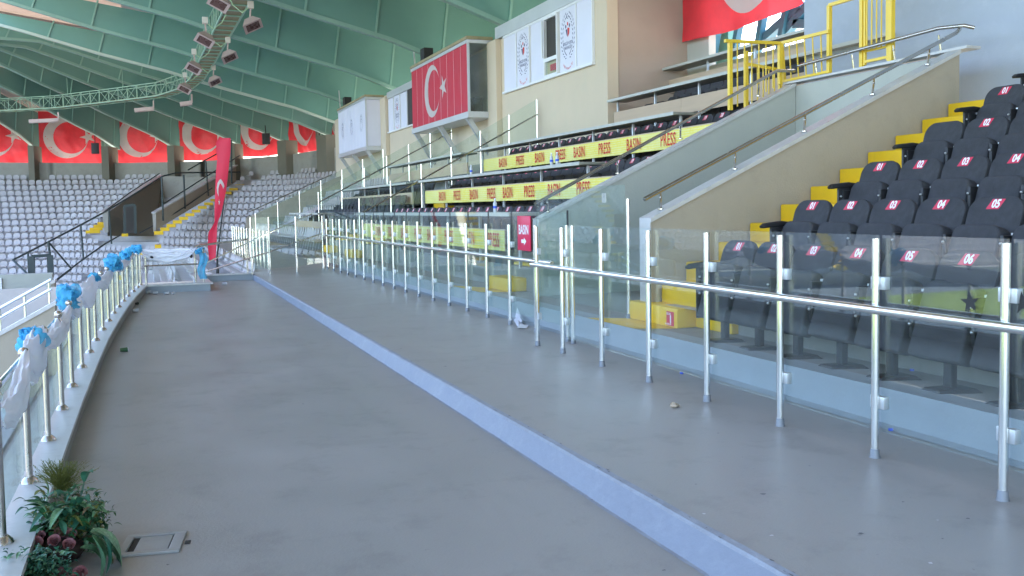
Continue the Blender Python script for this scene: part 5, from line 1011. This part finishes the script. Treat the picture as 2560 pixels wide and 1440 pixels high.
for (x0, y0, x1, y1, Y, wd, mb) in [(170, 1300, 65, 1272, 4.95, .035, vg), (110, 1270, 100, 1180, 5.2, .022, vg), (150, 1300, 205, 1172, 5.1, .035, bg_), (165, 1260, 208, 1205, 5.0, .02, vg), (190, 1290, 130, 1300, 4.85, .045, bg_), (120, 1265, 190, 1290, 4.85, .05, dk), (180, 1300, 225, 1285, 4.9, .04, vg), (210, 1330, 215, 1268, 4.9, .03, dk), (185, 1320, 180, 1260, 4.9, .025, bg_), (120, 1280, 60, 1250, 5.1, .03, dk), (200, 1310, 245, 1345, 4.75, .05, dk), (225, 1330, 298, 1405, 4.62, .075, vg), (230, 1340, 245, 1436, 4.55, .065, vg), (240, 1350, 300, 1420, 4.7, .06, dk), (215, 1350, 260, 1400, 4.7, .06, dk), (140, 1300, 95, 1320, 4.9, .03, dk), (130, 1320, 70, 1330, 4.9, .02, dk), (160, 1290, 240, 1262, 5.0, .02, dk)]:
    a, b = fpt(x0, y0, Y), fpt(x1, y1, Y); leaf(mb, a, b-a, (b-a).length*1.05, wd*1.15, .08); a2 = a+(b-a)*.1+Vector((rf.uniform(-.05, .05), rf.uniform(-.05, .02), rf.uniform(-.03, .05))); leaf(rf.choice([vg, dk, bg_]), a2, (b-a)+Vector((rf.uniform(-.06, .06), 0, rf.uniform(-.04, .06))), (b-a).length*.8, wd*.8, .2)
for k in range(34):
    px, py = rf.gauss(175, 34), rf.gauss(1290, 34); a = fpt(px, py, rf.uniform(4.8, 5.0)); leaf(rf.choice([vg, vg, bg_, dk]), a, (rf.uniform(-1, 1), rf.uniform(-.9, .1), rf.uniform(-.2, 1)), rf.uniform(.10, .16), rf.uniform(.022, .034), rf.uniform(.1, .5))
for k in range(620):
    px, py = rf.gauss(175, 48), rf.gauss(1320, 50); Y = rf.uniform(4.75, 5.15)
    if py > 1420 or px < 60 or px > 262 or py < 1225 or (px < 190 and 1335 < py < 1385 and rf.random() < .8) or (px < 150 and py > 1385) or px+(1225-py)*.3 < 75-30: continue
    a = fpt(px, py, Y); leaf(rf.choice([dk, dk, bg_, fn, vg, br]), a, (rf.uniform(-1, 1), rf.uniform(-1, .3), rf.uniform(-.3, .9)), rf.uniform(.03, .085), rf.uniform(.007, .019), rf.uniform(0, .6))
for k in range(700):
    px, py = rf.gauss(100, 46), rf.gauss(1420, 28); Y = rf.uniform(4.40, 4.7)
    if py < 1368 or px > 180: continue
    a = fpt(px, py, Y); leaf(bg_ if rf.random() < .8 else vg, a, (rf.uniform(-1, 1), rf.uniform(-1, .3), rf.uniform(-.2, 1)), rf.uniform(.022, .040), rf.uniform(.008, .014), .3)
for k in range(150):
    px, py = rf.gauss(235, 18), rf.gauss(1272, 22); a = fpt(px, py, 4.95); leaf(rf.choice([dk, fn]), a, (rf.uniform(-1, 1), rf.uniform(-1, .3), rf.uniform(-1, 1)), rf.uniform(.015, .03), .006, .2)
    px, py = rf.gauss(225, 25), rf.gauss(1310, 16); a = fpt(px, py, 4.85); leaf(dk, a, (rf.uniform(-1, 1), rf.uniform(-1, .3), rf.uniform(-1, 1)), rf.uniform(.02, .04), .008, .2)
for k in range(260):
    b = fpt(rf.gauss(158, 10), 1215+rf.uniform(-5, 14), 5.1); e = fpt(rf.gauss(150, 32), 1172+rf.uniform(-22, 36), 5.1+rf.uniform(-.1, .1)); tw_ = fn; n_ = (e-b).normalized(); fn.bar(b, e, .0014)
    for t in (.4, .55, .7, .82, .92, 1.0): p = b.lerp(e, t); leaf(fn, p, n_+Vector((rf.uniform(-1, 1), rf.uniform(-1, 1), rf.uniform(-1, 1)))*.8, .012, .0022, 0)
for k in range(60):
    a = fpt(rf.gauss(190, 20), 1330+rf.uniform(-12, 25), 4.8); e = a+Vector((rf.uniform(-.06, .06), rf.uniform(-.06, .03), rf.uniform(0, .08))); fn.bar(a, e, .002)
part('dark_leaves', 'leafd', FA, dk); part('variegated_leaves', 'leafv', FA, vg); part('blue_green_leaves', 'leafb', FA, bg_); part('fern', 'fern', FA, fn, smooth=False); part('brown_leaves', 'brownl', FA, br)
for (px, py, Y, r) in [(92, 1355, 4.72, .026), (135, 1351, 4.7, .027), (172, 1360, 4.66, .027), (160, 1330, 4.78, .026), (178, 1334, 4.76, .024), (148, 1330, 4.8, .022), (100, 1338, 4.78, .022), (200, 1432, 4.5, .03), (150, 1436, 4.5, .03)]:
    c = fpt(px, py, Y); rs_ = MB()
    ax = (Vector((0, 0, EYE))-c).normalized()+Vector((rf.uniform(-.3, .3), rf.uniform(-.3, .3), .5)); ax.normalize(); e1 = ax.cross(ZU).normalized(); e2 = ax.cross(e1)
    for layer in range(5):
        for j in range(4+(layer < 2)):
            a0 = j*2*math.pi/(4+(layer < 2))+layer*.9; ro = r*(1.0-.19*layer)
            def pf(u, v, a0=a0, ro=ro, layer=layer):
                a = a0+(u-.5)*(1.9-.1*layer); fl = 1-abs(u-.5)*2
                rr = ro*(.62+.30*v+(.16*v**4 if layer < 2 else 0))*(1+.05*math.sin(u*9)); hh = r*(-.55+v*(.78+.10*layer-.012*layer*layer)-(1-fl)**2*v*.30)
                return c+(e1*math.cos(a)+e2*math.sin(a))*rr+ax*hh
            rs_.grid(pf, 6, 5)
    part('rose', 'rose', FA, rs_)
part('foam_base', 'bark', FA, MB().ball((-.43, 4.80, -.06), .10, 14, 10, .7)); part('foam_base', 'bark', FA, MB().ball((-.46, 4.97, -.02), .09, 14, 10, .8))
